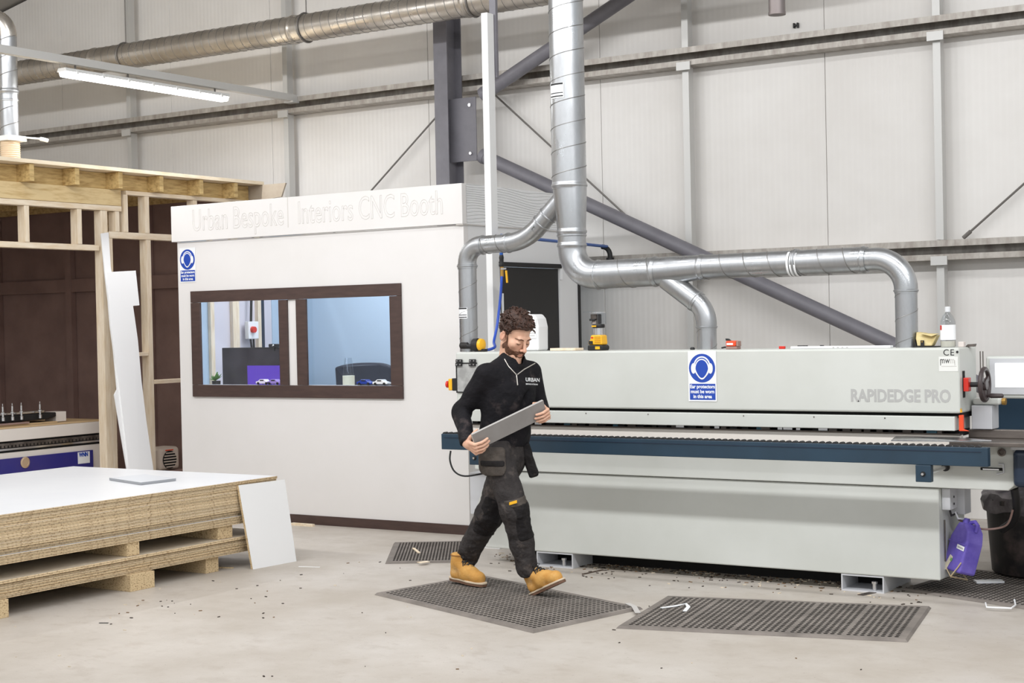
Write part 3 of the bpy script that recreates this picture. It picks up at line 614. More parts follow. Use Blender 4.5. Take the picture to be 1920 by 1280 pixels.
MB().box(BX0, BX1-0.06, BY0+0.031, BY1-0.05, 2.62, 2.66).build('roof_panel', WHITEP, t)
BLUW = mat('pale_blue_wall', (184, 204, 222), 0.55); LIL = mat('lilac_panel', (214, 210, 218), 0.5)
MB().box(BX0, BX1-0.061, BY1-0.05, BY1, 0, 2.38).build('back_wall', BLUW, t)
MB().box(BX0-0.06, BX0-0.02, BY0+0.061, BY1, 0, 2.61).build('left_wall', LIL, t)
yp = lambda px: float(at(px, 640, X=BX0)[1])
MB().box(BX0-0.02, BX0-0.012, BY0+0.061, yp(393), 0, 2.6).build('wall_strip', BLUW, t)
MB().box(BX0-0.02, BX0-0.012, yp(513), BY1-0.05, 0, 2.6).build('wall_strip', BLUW, t)
for a, b in ((yp(393), yp(400)), (yp(435), yp(447)), (yp(482), yp(488))): MB().box(BX0-0.02, BX0+0.02, a, b, 0, 2.6).build('inner_stud', WOODV, t)
MB().box(BX0-0.02, BX0+0.005, yp(489), yp(496), 0, 2.6).build('inner_stud', NAVY, t)
MB().box(BX0, BX1-0.07, BY0+0.061, 10.55, 0.98, 1.02).build('desk', WHITEP, t)
# window frame: rails and stiles
FR = []
fy0, fy1 = BY0-0.022, BY0-0.0005
for (a, b, c, d, nm) in ((-9.608, -7.338, 1.857, 1.955, 'frame_rail'), (-9.608, -7.338, 1.043, 1.145, 'frame_rail'), (-9.608, -9.50, 1.147, 1.855, 'frame_stile'),
                     (-8.606, -8.516, 1.147, 1.855, 'frame_stile'), (-8.418, -8.309, 1.147, 1.855, 'frame_stile'), (-7.448, -7.338, 1.147, 1.855, 'frame_stile')):
    MB().box(a, b, fy0, fy1, c, d).build(nm, FRAME, t, bev=0.002)
for a, b in ((-9.50, -8.606), (-8.309, -7.448)): MB().box(a-0.02, b+0.02, BY0+0.02, BY0+0.026, 1.11, 1.89).build('pane', GLASS, t)
MB().box(wx0, wx1, BY0+0.03, BY0+0.058, wz0, 1.146).build('window_sill', WHITEP, t)
MB().box(-9.3, -7.2, 10.2, 10.9, 2.600, 2.618).build('added_lamp_panel', mat('added_panel_glow', (255, 253, 250), 0.4, emit=2.2), t)  # unseen glowing panel put in to brighten the booth inside
bl_ = area('added_booth_light', (-8.25, 10.55, 2.58), (0, 0, 0), 2.0, 0.7, 27, (0.96, 0.98, 1.0)); link(bl_, t)  # fill light that goes with the added panel
# ---- things in the booth window
c = at(487, 640, Y=10.08)
t = thing('computer_monitor', 'dark computer monitor with purple screen in the left booth window', 'monitor', (c[0], 10.1, 1.02))
m0 = at(416, 652, Y=10.08); m1 = at(545, 730, Y=10.08)
MB().box(m0[0], m1[0], 10.08, 10.11, 1.10, m0[2]).build('casing', BLACK, t, bev=0.004)
SCRD = mat('screen_dark', (64, 58, 62), 0.25, rgb2=(36, 30, 38), nscale=5); SCRP = mat('screen_purple', (96, 62, 176), 0.3, emit=0.25)
mx_ = at(464, 680, Y=10.08)[0]
MB().box(m0[0]+0.01, mx_-0.002, 10.076, 10.0795, 1.12, m0[2]-0.012).build('screen', SCRD, t); MB().box(mx_, m1[0]-0.01, 10.076, 10.0795, 1.12, at(480, 685, Y=10.08)[2]).build('screen_area', SCRP, t)
MB().box(mx_, m1[0]-0.01, 10.076, 10.0795, at(480, 684.6, Y=10.08)[2], m0[2]-0.012).build('screen_area', SCRD, t)
MB().box(c[0]-0.03, c[0]+0.03, 10.112, 10.16, 1.03, 1.25).box(c[0]-0.12, c[0]+0.12, 10.09, 10.25, 1.0205, 1.03).build('stand', BLACK, t)
w = at(515, 648, Y=10.09)
t = thing('webcam', 'small black webcam perched on top of the booth monitor', 'webcam', w)
MB().box(w[0]-.055, w[0]+.04, 10.07, 10.11, w[2]-.012, w[2]+.016).build('body', BLACK, t, bev=0.006); MB().box(w[0]-.015, w[0]+.015, 10.066, 10.0755, w[2]-.045, w[2]-.013).build('clip', BLACK, t)
MB().lathe([(0.01, 0), (0.008, 0.006)], (w[0], 10.069, w[2]+.002), ((1, 0, 0), (0, 0, 1), (0, -1, 0)), 14).build('lens', CHROME, t)
c = at(464, 618, X=BX0)
t = thing('isolator_switch', 'white isolator switch box with red knob on the booth inner wall', 'switch', c)
MB().box(BX0+0.021, BX0+0.07, c[1]-0.06, c[1]+0.075, c[2]-0.085, c[2]+0.075).build('box', SWHITE, t, bev=0.006)
MB().lathe([(0.03, 0), (0.028, 0.03)], (BX0+0.0705, c[1]-0.01, c[2]), 'X', 16).build('knob', RED, t)
MB().tube([(BX0+0.045, c[1], c[2]+0.075), (BX0+0.045, c[1]+0.03, 2.2), (BX0+0.045, c[1]+0.06, 2.55)], 0.012, 8).build('cable', BLACK, t)
MB().tube([(BX0+0.045, c[1]-0.01, c[2]-0.085), (BX0+0.045, c[1]+0.01, c[2]-0.2)], 0.01, 8).tube([(BX0+0.045, c[1]+0.03, c[2]-0.085), (BX0+0.045, c[1]+0.035, c[2]-0.2)], 0.01, 8).build('cable', BLACK, t)
c = at(401, 722, Y=9.98); 
t = thing('potted_plant', 'small green leafy plant in a dark cup in the booth window corner', 'plant', (c[0], 9.98, 1.02))
MB().lathe([(0.03, 0), (0.038, 0.10), (0.034, 0.10), (0.03, 0.02)], (c[0]+0.03, 9.98, 1.021+0.05), 'Z', 16).build('cup', BLACK, t)
MB().lathe([(0.05, 0), (0.05, 0.05)], (c[0]+0.03, 9.98, 1.0205), 'Z', 16).build('saucer', SWHITE, t)
LEAF = mat('leaf_green', (120, 170, 90), 0.6); rl = random.Random(5); 
for i in range(22):
    q = rl.uniform(0, 6.28); e = rl.uniform(0.3, 1.3); ln = rl.uniform(0.05, 0.10); b = np.array([c[0]+0.02, 9.98, 1.17]); d = np.array([math.cos(q)*math.cos(e), math.sin(q)*math.cos(e), math.sin(e)]); s_ = np.cross(d, UZ); s_ /= np.linalg.norm(s_)
    MB().add([b, b+d*ln*.5+s_*.016, b+d*ln, b+d*ln*.5-s_*.016, b+d*ln*.5+np.array([0, 0, .006])], [(0, 1, 4), (1, 2, 4), (2, 3, 4), (3, 0, 4)]).build('leaf', LEAF, t)
def toy_car(px, py, Y, col, lab):
    c = at(px, py, Y=Y); t = thing('toy_car', lab, 'toy car', (c[0], Y, 1.147), 'toy cars on the booth window sill')
    z = 1.148; x = c[0]; L = 0.075
    MB().prism([(x-L, Y-.028, z+.008), (x+L, Y-.028, z+.008), (x+L, Y-.028, z+.022), (x+L*.5, Y-.028, z+.03), (x+L*.25, Y-.028, z+.045), (x-L*.4, Y-.028, z+.045), (x-L*.7, Y-.028, z+.03), (x-L, Y-.028, z+.026)], (0, .056, 0)).build('body', mat('toy_'+lab.split()[0], col, 0.25), t, bev=0.004)
    for dx in (-L*.6, L*.6):
        for dy in (-.03, .03): MB().lathe([(.011, -.004), (.011, .004)], (x+dx, Y+dy, z+.011), 'Y', 14).build('wheel', BLACK, t)
    MB().box(x-L*.35, x+L*.2, Y-.0292, Y-.0285, z+.031, z+.041).build('side_window', BLACK, t)
toy_car(686, 717, 9.824, (34, 60, 150), 'blue toy car on the sill beside the bottle in the right booth window')
toy_car(716, 717, 9.824, (226, 228, 230), 'white toy car on the sill at the right end of the booth window')
toy_car(496, 718, 9.824, (220, 214, 236), 'pale toy car on the sill in front of the purple screen, nearer the middle')
toy_car(517, 718, 9.824, (150, 130, 200), 'lilac toy car on the sill beside the window stile in the left booth window')
c = at(654, 722, Y=9.90)
t = thing('glass_bottle', 'clear bottle with cream label standing in the right booth window', 'bottle', (c[0], 9.90, 1.021))
MB().lathe([(.045, 0), (.048, .01), (.048, .20), (.042, .24), (.036, .29), (.03, .33), (.028, .345)], (c[0], 9.90, 1.021), 'Z', 20).build('bottle_body', BOTTLE, t)
MB().lathe([(.0492, .05), (.0492, .20)], (c[0], 9.90, 1.021), 'Z', 20).build('label', mat('cream_label', (226, 222, 196), 0.6), t)
a = at(627, 692, Y=10.25); b = at(731, 680, Y=10.25)
t = thing('office_chair', 'dark office chair back seen in the right booth window', 'chair', ((a[0]+b[0])/2, 10.3, 0))
xm = (a[0]+b[0])/2
pts = []
for i in range(13):
    u_ = -1+2*i/12; pts.append((xm+u_*(b[0]-a[0])/2, 10.25+0.07*(1-u_*u_), b[2]-0.035*abs(u_)**3))
MB().prism(pts+[(xm+(b[0]-a[0])*.45, 10.25, 0.72), (xm-(b[0]-a[0])*.45, 10.25, 0.72)], (0, .06, 0)).build('backrest', mat('dark_fabric', (34, 40, 54), 0.8), t, bev=0.015)
MB().box(xm-.22, xm+.22, 10.35, 10.8, .45, .53).build('seat', mat('dark_fabric', (0, 0, 0)), t, bev=0.03)
MB().tube([(xm, 10.57, .08), (xm, 10.57, .45)], .03, 12).build('stem', BLACK, t)
for k in range(5):
    q = k*1.2566; MB().tube([(xm, 10.57, .08), (xm+.26*math.cos(q), 10.57+.26*math.sin(q), .04)], .02, 8).build('leg', BLACK, t)
# ================================================================== SIGNS
def ear_sign(org, u, v, w, h, lab):
    """mandatory ear protection sign: org is its lower left corner"""
    org, u, v = (np.array(q, float) for q in (org, u, v)); n = np.cross(u, v)
    t = thing('ear_protection_sign', lab, 'sign', org)
    P = lambda x, y, k: org+u*x*w+v*y*h+n*k*0.0006
    MB().prism([P(0, 0, 0), P(1, 0, 0), P(1, 1, 0), P(0, 1, 0)], n*0.0015).build('backing', SWHITE, t)
    K = 3.2; cy = 0.66; asp = w/h
    def ell(cx, cy, rx, ry, k, name, m, f=None, n_=36):
        pts = [(cx+(f(q) if f else 1)*rx*math.cos(q), cy+ry*asp*math.sin(q)) for q in np.linspace(0, 2*math.pi, n_+1)[:-1]]
        return MB().prism([P(a, b, k) for a, b in pts], n*0.0005).build(name, m, t)
    ell(0.5, cy, 0.465, 0.465, K, 'blue_disc', SBLUE)
    taper = lambda q: 1.0-0.32*max(0.0, -math.sin(q))
    ell(0.5, cy+0.015, 0.31, 0.36, K+1.2, 'headband', SWHITE, lambda q: 1.0-0.25*max(0.0, -math.sin(q)))
    ell(0.5, cy+0.02, 0.262, 0.305, K+2.4, 'headband_gap', SBLUE, taper)
    for sx in (-1, 1): ell(0.5+sx*0.30, cy-0.005, 0.085, 0.17, K+3.6, 'ear_cup', SWHITE)
    ell(0.5, cy-0.02, 0.262, 0.335, K+4.8, 'head_outline', SWHITE, taper); ell(0.5, cy-0.015, 0.222, 0.29, K+6, 'head', SBLUE, taper)
    MB().prism([P(.05, .03, K), P(.96, .03, K), P(.96, .35, K), P(.05, .35, K)], n*0.0005).build('blue_box', SBLUE, t)
    for i, s_ in enumerate(('Ear protectors', 'must be worn', 'in this area')):
        text_mesh(s_, 0.098*h, P(.505, .262-.098*i, K+1.6), u, v, SWHITE, 'sign_lettering', t, align='CENTER', sx=0.93, offset=0.0009, ext=0.0003)
    return t
ear_sign((-9.745, BY0-0.002, 2.035), UX, UZ, 0.19, 0.30, 'blue ear protection sign on the white booth wall')
# ================================================================== EDGE BANDER
HX0, HX1, HY0, HY1, HZ0, HZ1 = -6.01, -2.585, 8.60, 8.93, 1.064, 1.432
t = thing('edge_bander', 'long white edge banding machine with blue roller rail and grey lettering', 'machine', (-4.3, 8.9, 0)); EB = t
hood = MB().box(HX0, HX1, HY0, HY1, HZ0, HZ1).build('hood', MACH, t, bev=0.012, seg=3)
text_mesh('RAPIDEDGE PRO', 0.098, (-3.222, HY0-0.0006, 1.128), UX, UZ, GREYTXT, 'lettering', hood, sx=0.80, offset=0.0034, ext=0.0005)
text_mesh('CE', 0.05, (-2.676, HY0-0.0006, 1.389), UX, UZ, BLACKTXT, 'lettering', hood, sx=1.0, spacing=1.15, ext=0.0005)
MB().box(-2.70, -2.592, HY0-0.0012, HY0-0.0002, 1.30, 1.382).build('logo_plate', mat('pale_plate', (222, 223, 219), 0.45), hood)
text_mesh('mw', 0.052, (-2.694, HY0-0.0016, 1.345), UX, UZ, BLACKTXT, 'lettering', hood, sx=0.72, ext=0.0004)
text_mesh('m', 0.052, (-2.6385, HY0-0.0016, 1.345), UX, UZ, LGREYTXT, 'lettering', hood, sx=0.72, ext=0.0004)
MB().box(-2.685, -2.60, HY0-0.0018, HY0-0.0013, 1.327, 1.330).build('logo_line', LGREYTXT, hood)
for lx, lm in ((-2.6915, BLACKTXT), (-2.6115, LGREYTXT)): MB().box(lx, lx+.0035, HY0-0.0018, HY0-0.0013, 1.333, 1.362).build('logo_line', lm, hood)
MB().lathe([(0.007, 0), (0.006, 0.004)], (-2.595, HY0-0.001, 1.408), ((1, 0, 0), (0, 0, 1), (0, -1, 0)), 12).build('lock', BLACK, hood)
MB().box(HX0+0.05, HX1-0.012, 8.66, 8.90, 1.036, 1.0635).build('shadow_gap', BLACKG, t)
MB().box(-5.98, -2.618, 8.605, 8.90, 0.966, 1.046).build('pressure_beam', MACH, t, bev=0.004)
for x in (-5.0, -4.55, -3.02, -3.9, -3.45): MB().lathe([(0.004, 0), (0.004, 0.002)], (x, 8.604, 1.032), ((1, 0, 0), (0, 0, 1), (0, -1, 0)), 8).build('screw', DSTEEL, t)
MB().box(-5.95, -2.62, 8.702, 8.9, 0.928, 0.9655).build('chain_recess', BLACKG, t)
rc = random.Random(11); kinds = [DSTEEL, CHROME, BLACK, mat('teal_part', (60, 110, 130), 0.4)]
for i in range(46):
    x = -5.9+i*0.071+rc.uniform(-.02, .02); w = rc.uniform(.012, .03); z = rc.uniform(.952, .956)
    MB().box(x-w, x+w, 8.66, 8.70, z-.007, z+.008).build('feed_part', kinds[rc.choice((0, 0, 2, 2, 1, 3))], t)
MB().box(-5.95, -2.60, 8.645, 8.70, 0.939, 0.944).build('feed_rail', DSTEEL, t)
MB().tube([(-5.95, 8.64, 0.9445), (-2.60, 8.64, 0.9445)], 0.004, 8).build('chain', DSTEEL, t)
CRM = mat('cream_table', (228, 222, 214), 0.45)
MB().box(-5.93, -2.60, 8.655, 8.70, 0.870, 0.9385).build('support_table', CRM, t, bev=0.002)
# blue rail with rollers
RY = 8.35
rail = MB().prism([(-5.965, RY, 0.795), (-2.365, RY, 0.795), (-2.365, RY, 0.898), (-5.965, RY, 0.898)], (0, 0.05, 0)).build('roller_rail', BLUE, t, bev=0.003)
MB().box(-5.94, -2.40, RY-0.003, RY-0.0003, 0.872, 0.876).build('rail_groove', NAVY, rail)
rm = MB().lathe([(0.004, 0), (0.0165, 0.002), (0.0165, 0.034), (0.004, 0.036)], (0, 0, 0), 'Y', 10).build('roller', BLACK, rail)
for i in range(88):
    o = rm if i == 0 else rm.copy()
    if i: COL.objects.link(o)
    o.location = (-5.945+i*0.0405, RY+0.006, 0.8935)
for (x, nm) in ((-2.72, 'rail_bracket'), (-5.70, 'rail_bracket')):
    o = MB().box(x-0.043, x+0.043, RY, RY+0.045, 0.70, 0.794).build(nm, BLUE, t, bev=0.003)
    MB().lathe([(0.014, 0), (0.014, 0.004)], (x, RY-0.0002, 0.745), ((1, 0, 0), (0, 0, 1), (0, -1, 0)), 14).build('bracket_hole', BLACKG, o)
    MB().lathe([(0.009, 0), (0.008, 0.012)], (x, RY-0.004, 0.745), ((1, 0, 0), (0, 0, 1), (0, -1, 0)), 6).build('bolt', CHROME, o)
    MB().tube([(x+0.02, RY+0.045, 0.752), (x+0.02, 8.70, 0.752)], 0.012, 12).build('support_rod', CHROME, t)
    MB().lathe([(0.022, 0), (0.022, 0.02)], (x+0.02, 8.679, 0.752), 'Y', 16).build('rod_bush', BLACK, t)
# beam and cabinet
MB().prism([(-5.94, 8.70, 0.632), (-2.355, 8.70, 0.632), (-2.322, 8.70, 0.66), (-2.322, 8.70, 0.889), (-5.94, 8.70, 0.889)], (0, 0.32, 0)).build('main_beam', MACH, t, bev=0.005)
MB().box(-5.88, -2.75, 8.715, 9.2, 0.100, 0.627).build('base_cabinet', MACH, t, bev=0.008)
for x, y, z in ((-2.385, 8.70, 0.845),):
    MB().lathe([(0.022, 0), (0.022, 0.012), (0.014, 0.013), (0.012, 0.006)], (x, y-0.0005, z), ((1, 0, 0), (0, 0, 1), (0, -1, 0)), 18).build('bush', DSTEEL, t)
sl = MB().box(-2.505, -2.375, 8.692, 8.6995, 0.742, 0.758).build('slot', BLACKG, t, bev=0.006)
MB().box(-2.49, -2.40, 8.686, 8.6918, 0.745, 0.753).build('slot_lever', CHROME, sl)
MB().tube([(-2.40, 8.68, 0.78), (-2.375, 8.68, 0.78), (-2.372, 8.68, 0.735), (-2.41, 8.68, 0.725)], 0.006, 8).build('lever_hook', MACHS, sl)
for x0, x1 in ((-3.345, -3.085), (-5.47, -5.19)):
    f = MB().box(x0, x1, 8.72, 9.2, 0.0, 0.008).box(x0, x0+0.008, 8.72, 9.2, 0.008, 0.09).box(x1-0.008, x1, 8.72, 9.2, 0.008, 0.09).box(x0, x1, 8.72, 9.2, 0.090, 0.0985).build('foot', MACHS, t)
    xb = x0+0.19
    MB().lathe([(0.012, 0.009), (0.012, 0.045), (0.018, 0.047), (0.018, 0.06)], (xb, 8.76, 0), 'Z', 8).build('levelling_bolt', CHROME, f)
MB().box(-5.80, -3.09, 8.98, 9.12, 0.0, 0.0985).build('under_shade_block', BLACKG, t)  # black block added to darken the open space under the cabinet
# right end: handwheel, red block, guards
WX, WY, WZ = -2.475, 8.70, 1.222
MB().box(HX1+0.0005, HX1+0.005, 8.655, 8.685, 1.15, 1.30).build('adjust_slot', BLACKG, t)
MB().box(HX1+0.006, HX1+0.035, 8.645, 8.70, 1.185, 1.262).build('adjuster_block', RED, t, bev=0.004)
MB().tube([(HX1+0.03, WY-0.01, WZ), (WX-0.012, WY, WZ)], 0.014, 12).build('wheel_shaft', BLACK, t)
HWM = mat('handwheel_black', (62, 52, 52), 0.45)
wh = MB().tube([(WX, WY+0.088*math.cos(q), WZ+0.088*math.sin(q)) for q in np.linspace(0, 2*math.pi, 37)[:-1]], 0.013, 12, closed=True).build('handwheel', HWM, t)
MB().lathe([(0.03, -0.02), (0.034, 0), (0.03, 0.014)], (WX, WY, WZ), 'X', 20).build('wheel_hub', HWM, wh)
for q in (0.5, 2.6, 4.7): MB().obox((WX, WY+0.055*math.cos(q), WZ+0.055*math.sin(q)), (0.007, 0, 0), (0, 0.033*math.cos(q), 0.033*math.sin(q)), (0, -0.013*math.sin(q), 0.013*math.cos(q))).build('spoke', HWM, wh)
hq = -1.15; hp = np.array([WX, WY+0.07*math.cos(hq), WZ+0.07*math.sin(hq)])
MB().tube([hp, hp+[0.015, 0, 0], hp+[0.025, 0, 0], hp+[0.09, 0, 0], hp+[0.095, 0, 0]], [0.008, 0.008, 0.014, 0.0125, 0.008], 14).build('crank_handle', HWM, wh)
MB().prism([(-2.60, 8.62, 1.055), (-2.575, 8.62, 1.055), (-2.575, 8.62, 0.975), (-2.545, 8.62, 0.965), (-2.60, 8.62, 0.965)], (0, 0.02, 0)).build('red_guard', ORANGE, t, bev=0.002)
MB().prism([(HX1-0.002, 8.605, 1.07), (HX1+0.006, 8.605, 1.07), (HX1+0.001, 8.605, 1.092)], (0, 0.02, 0)).build('warning_mark', YEL, hood)
MB().box(-2.575, -2.46, 8.78, 8.92, 0.965, 1.10).build('end_housing', MACHS, t, bev=0.004)
MB().box(-2.575, -2.42, 8.80, 8.9, 1.102, 1.14).build('end_arm', MACH, t, bev=0.012)
MB().lathe([(0.02, 0), (0.02, 0.02)], (-2.419, 8.85, 1.12), 'X', 16).build('arm_cap', BRASS, t)
MB().box(-2.62, -1.5, 8.50, 8.86, 0.892, 0.914).build('infeed_table', DSTEEL, t, bev=0.003)
MB().box(-2.60, -1.5, 8.80, 8.86, 0.915, 0.962).build('infeed_fence', DSTEEL, t, bev=0.003)
MB().prism([(-2.95, 8.5, 0.909), (-2.55, 8.5, 0.915), (-2.40, 8.55, 0.918), (-2.6, 8.6, 0.925), (-2.95, 8.58, 0.925)], (0, 0, 0.006)).build('guide_strip', CHROME, t)
MB().box(-2.31, -1.5, 8.62, 8.69, 0.66, 0.868).build('feeder', NAVY, t, bev=0.03, seg=4)
MB().box(-2.31, -1.5, 8.60, 8.7, 0.869, 0.884).build('feeder_lip', MACHS, t)
# electric box on the end
bx = MB().box(-2.748, -2.70, 8.76, 8.90, 0.50, 0.624).build('end_box', MACHS, t, bev=0.003)
MB().box(-2.748, -2.66, 8.905, 9.03, 0.46, 0.624).build('end_box', MACHS, t, bev=0.003)
for z in (0.53, 0.57): MB().lathe([(0.007, 0), (0.007, 0.003)], (-2.6995, 8.83, z), 'X', 10).build('rivet', BLACK, bx)
MB().tube([(-2.742, 8.79, 0.44), (-2.742, 8.79, 0.2)], 0.004, 6).build('wire', DSTEEL, t)
MB().tube([(-2.72, 8.80, 0.52), (-2.715, 8.83, 0.46), (-2.70, 8.88, 0.47)], 0.006, 8).build('wire', BLACK, t)
# left end: hatch, stop button
hc = MB().box(-6.0, -5.83, HY0-0.006, HY0-0.0003, 1.165, 1.355).build('hatch', mat('hatch_grey', (150, 150, 148), 0.3, rgb2=(196, 196, 194), nscale=9), t)
MB().box(-6.004, -5.996, HY0-0.009, HY0-0.0065, 1.16, 1.36).box(-6.004, -5.83, HY0-0.009, HY0-0.0065, 1.158, 1.166).box(-6.004, -5.83, HY0-0.009, HY0-0.0065, 1.354, 1.362).build('hatch_frame', BLACK, hc)
for x in (-5.975, -5.865):
    MB().box(x-.026, x+.026, HY0-0.014, HY0-0.0065, 1.363, 1.384).box(x-.026, x+.026, HY0-0.018, HY0-0.0095, 1.338, 1.36).build('hinge', BLACK, hc)
    for dx in (-.014, .014):
        for z in (1.349, 1.374): MB().lathe([(.005, 0), (.005, .003)], (x+dx, HY0-0.0182 if z < 1.36 else HY0-0.0142, z), ((1, 0, 0), (0, 0, 1), (0, -1, 0)), 10).build('screw', CHROME, hc)
sb = MB().box(-6.052, HX0-0.0005, 8.61, 8.68, 1.17, 1.255).build('stop_box', BLACK, t, bev=0.004)
MB().box(-6.085, -6.0525, 8.612, 8.678, 1.172, 1.252).build('stop_cover', YEL, sb, bev=0.006)
MB().lathe([(0.012, 0), (0.012, 0.012), (0.024, 0.014), (0.024, 0.03)], (-6.0855, 8.645, 1.212), ((0, 0, 1), (0, 1, 0), (-1, 0, 0)), 18).build('stop_button', RED, sb)
# left underside
MB().prism([(-5.86, 8.52, 0.35), (-5.72, 8.52, 0.35), (-5.72, 8.52, 0.63), (-5.86, 8.52, 0.63)], (0, 0.17, 0)).build('side_bracket', MACHS, t, bev=0.004)
MB().tube([(-5.80, 8.5, 0.36), (-5.70, 8.5, 0.60)], 0.01, 10).build('bracket_strut', MACH, t)
MB().tube(smooth_path([(-5.905, 8.37, 0.785), (-5.905, 8.36, 0.72), (-5.87, 8.36, 0.65), (-5.80, 8.38, 0.62), (-5.70, 8.45, 0.635)]), 0.006, 8).build('cable', BLACK, t)
ear_sign((-4.262, HY0-0.002, 1.117), UX, UZ, 0.190, 0.309, 'blue ear protection sign on the edge bander hood')
# ================================================================== THINGS ON THE HOOD
ZT = HZ1+0.0008
def X8(px, py=650, Y=8.75): return at(px, py, Y=Y)[0]
x = X8(890)
t = thing('power_sander', 'yellow and black power tool lying on the left end of the hood', 'power tool', (x, 8.72, ZT))
MB().tube([(x-.10, 8.72, ZT+.042), (x-.09, 8.72, ZT+.042), (x-.04, 8.72, ZT+.042), (x-.03, 8.72, ZT+.036), (x+.03, 8.72, ZT+.036)], [.012, .021, .021, .016, .018], 18).build('grip', BLACK, t)
for i in range(5): MB().tube([(x-.092+i*.012, 8.72, ZT+.042), (x-.087+i*.012, 8.72, ZT+.042)], .0222, 18).build('grip_rib', RUBD, t)
MB().lathe([(.02, 0), (.043, .006), (.045, .04), (.036, .05)], (x+.01, 8.72, ZT+.046), 'X', 24).build('head', BLACK, t)
MB().lathe([(.038, 0), (.043, .006), (.040, .026), (.02, .034)], (x+.0605, 8.72, ZT+.046), 'X', 24).build('yellow_cap', YEL, t)
MB().box(x+.03, x+.115, 8.70, 8.74, ZT, ZT+.018).build('base', BLACK, t, bev=0.004)
x = X8(1000, Y=8.80)
t = thing('white_jerrycan', 'white plastic jerrycan with printed label on the hood behind the man', 'container', (x, 8.82, ZT))
MB().prism([(x-.10, 8.76, ZT), (x+.065, 8.76, ZT), (x+.068, 8.76, ZT+.16), (x+.055, 8.76, ZT+.215), (x+.03, 8.76, ZT+.245), (x-.10, 8.76, ZT+.245)], (0, .13, 0)).build('body', mat('translucent_white', (228, 228, 228), 0.4), t, bev=0.014, seg=3)
lb = MB().box(x-.06, x+.052, 8.756, 8.7595, ZT+.085, ZT+.215).build('label', SWHITE, t)
MB().box(x+.010, x+.034, 8.7545, 8.7558, ZT+.168, ZT+.200).build('label_patch', RED, lb)
for i in range(4): MB().box(x-.03+(i % 2)*.02, x+.04, 8.7545, 8.7558, ZT+.10+i*.017, ZT+.105+i*.017).build('label_line', LGREYTXT, lb)
MB().lathe([(.022, 0), (.022, .02), (.02, .022)], (x-.06, 8.825, ZT+.2455), 'Z', 18).build('cap', SWHITE, t)
x = X8(1066, Y=8.83)
t = MB().prism([(x-.12, 8.79, ZT), (x+.08, 8.78, ZT), (x+.11, 8.84, ZT), (x-.12, 8.87, ZT)], (0, 0, .016)).build('wood_offcut', WOOD, None, bev=0.002); tag(t, 'flat strip of pale wood on the hood beside the yellow router', 'wood')
# router
x = X8(1122, Y=8.76); y = 8.76
t = thing('hand_router', 'yellow cordless router standing upright on its battery on the hood', 'power tool', (x, y, ZT))
MB().prism([(x-.058, y-.045, ZT), (x+.055, y-.045, ZT), (x+.06, y-.045, ZT+.022), (x+.05, y-.045, ZT+.035), (x-.055, y-.045, ZT+.035)], (0, .09, 0)).build('battery', BLACK, t, bev=0.006)
MB().prism([(x-.055, y-.04, ZT+.0355), (x+.05, y-.04, ZT+.0355), (x+.045, y-.04, ZT+.10), (x-.035, y-.04, ZT+.10), (x-.04, y-.04, ZT+.07), (x-.055, y-.04, ZT+.055)], (0, .08, 0)).build('body', YEL, t, bev=0.01, seg=3)
for i in range(4): MB().box(x-.005, x+.04, y-.0422, y-.0405, ZT+.05+i*.012, ZT+.054+i*.012).build('vent', mat('dark_yellow', (190, 130, 20), 0.5), t)
MB().box(x+.002, x+.036, y-.0465, y-.0455, ZT+.008, ZT+.026).build('release_button', YEL, t); MB().box(x-.048, x-.018, y-.0422, y-.0405, ZT+.04, ZT+.062).build('switch', BLACK, t)
MB().box(x-.03, x-.015, y-.0422, y-.0405, ZT+.078, ZT+.088).build('lock_button', RED, t)
MB().lathe([(.032, .1005), (.032, .145)], (x, y, ZT), 'Z', 24).build('motor_sleeve', CHROME, t)
MB().lathe([(.038, .1455), (.041, .150), (.041, .166), (.038, .17)], (x+.004, y, ZT), 'Z', 24).build('clamp_ring', BLACK, t)
MB().box(x-.024, x+.01, y-.043, y-.0405, ZT+.153, ZT+.162).build('brand_strip', YEL, t)
MB().box(x+.012, x+.046, y-.03, y+.03, ZT+.1705, ZT+.243).build('clear_guard', BOTTLE, t); MB().box(x+.018, x+.040, y-.031, y-.02, ZT+.172, ZT+.235).build('handle_grip', BLACK, t, bev=0.003)
MB().lathe([(.03, .1705), (.022, .19), (.022, .2), (.03, .205), (.03, .235)], (x-.02, y, ZT), 'Z', 18).build('collet_housing', DSTEEL, t)
MB().box(x-.048, x-.006, y-.03, y+.03, ZT+.192, ZT+.206).build('depth_ring', BLACK, t, bev=0.003)
MB().lathe([(.052, .2435), (.052, .2485)], (x+.0, y, ZT), 'Z', 28).build('base_plate', CHROME, t); MB().box(x-.10, x-.03, y-.02, y+.02, ZT+.249, ZT+.253).build('sub_base', BOTTLE, t)
x = X8(1305); t = MB().lathe([(.014, 0), (.016, .006), (.012, .014), (.005, .016)], (x, 8.70, ZT), 'Z', 16).build('plastic_cap', BLACK); tag(t, 'small black plastic cap on the hood left of the middle duct branch', 'cap')
x = X8(1376)
t = thing('orange_tool', 'small orange cordless tool with dark battery on the hood', 'power tool', (x, 8.74, ZT))
MB().box(x-.036, x+.038, 8.71, 8.77, ZT, ZT+.016).build('battery', DARKB, t, bev=0.003); MB().box(x-.038, x+.03, 8.712, 8.768, ZT+.0165, ZT+.052).build('body', ORANGE, t, bev=0.008, seg=3)
MB().box(x-.03, x+.012, 8.7105, 8.7116, ZT+.026, ZT+.038).build('brand_strip', SWHITE, t); MB().box(x+.0305, x+.044, 8.715, 8.765, ZT+.017, ZT+.05).build('end_cap', DARKB, t, bev=0.004)
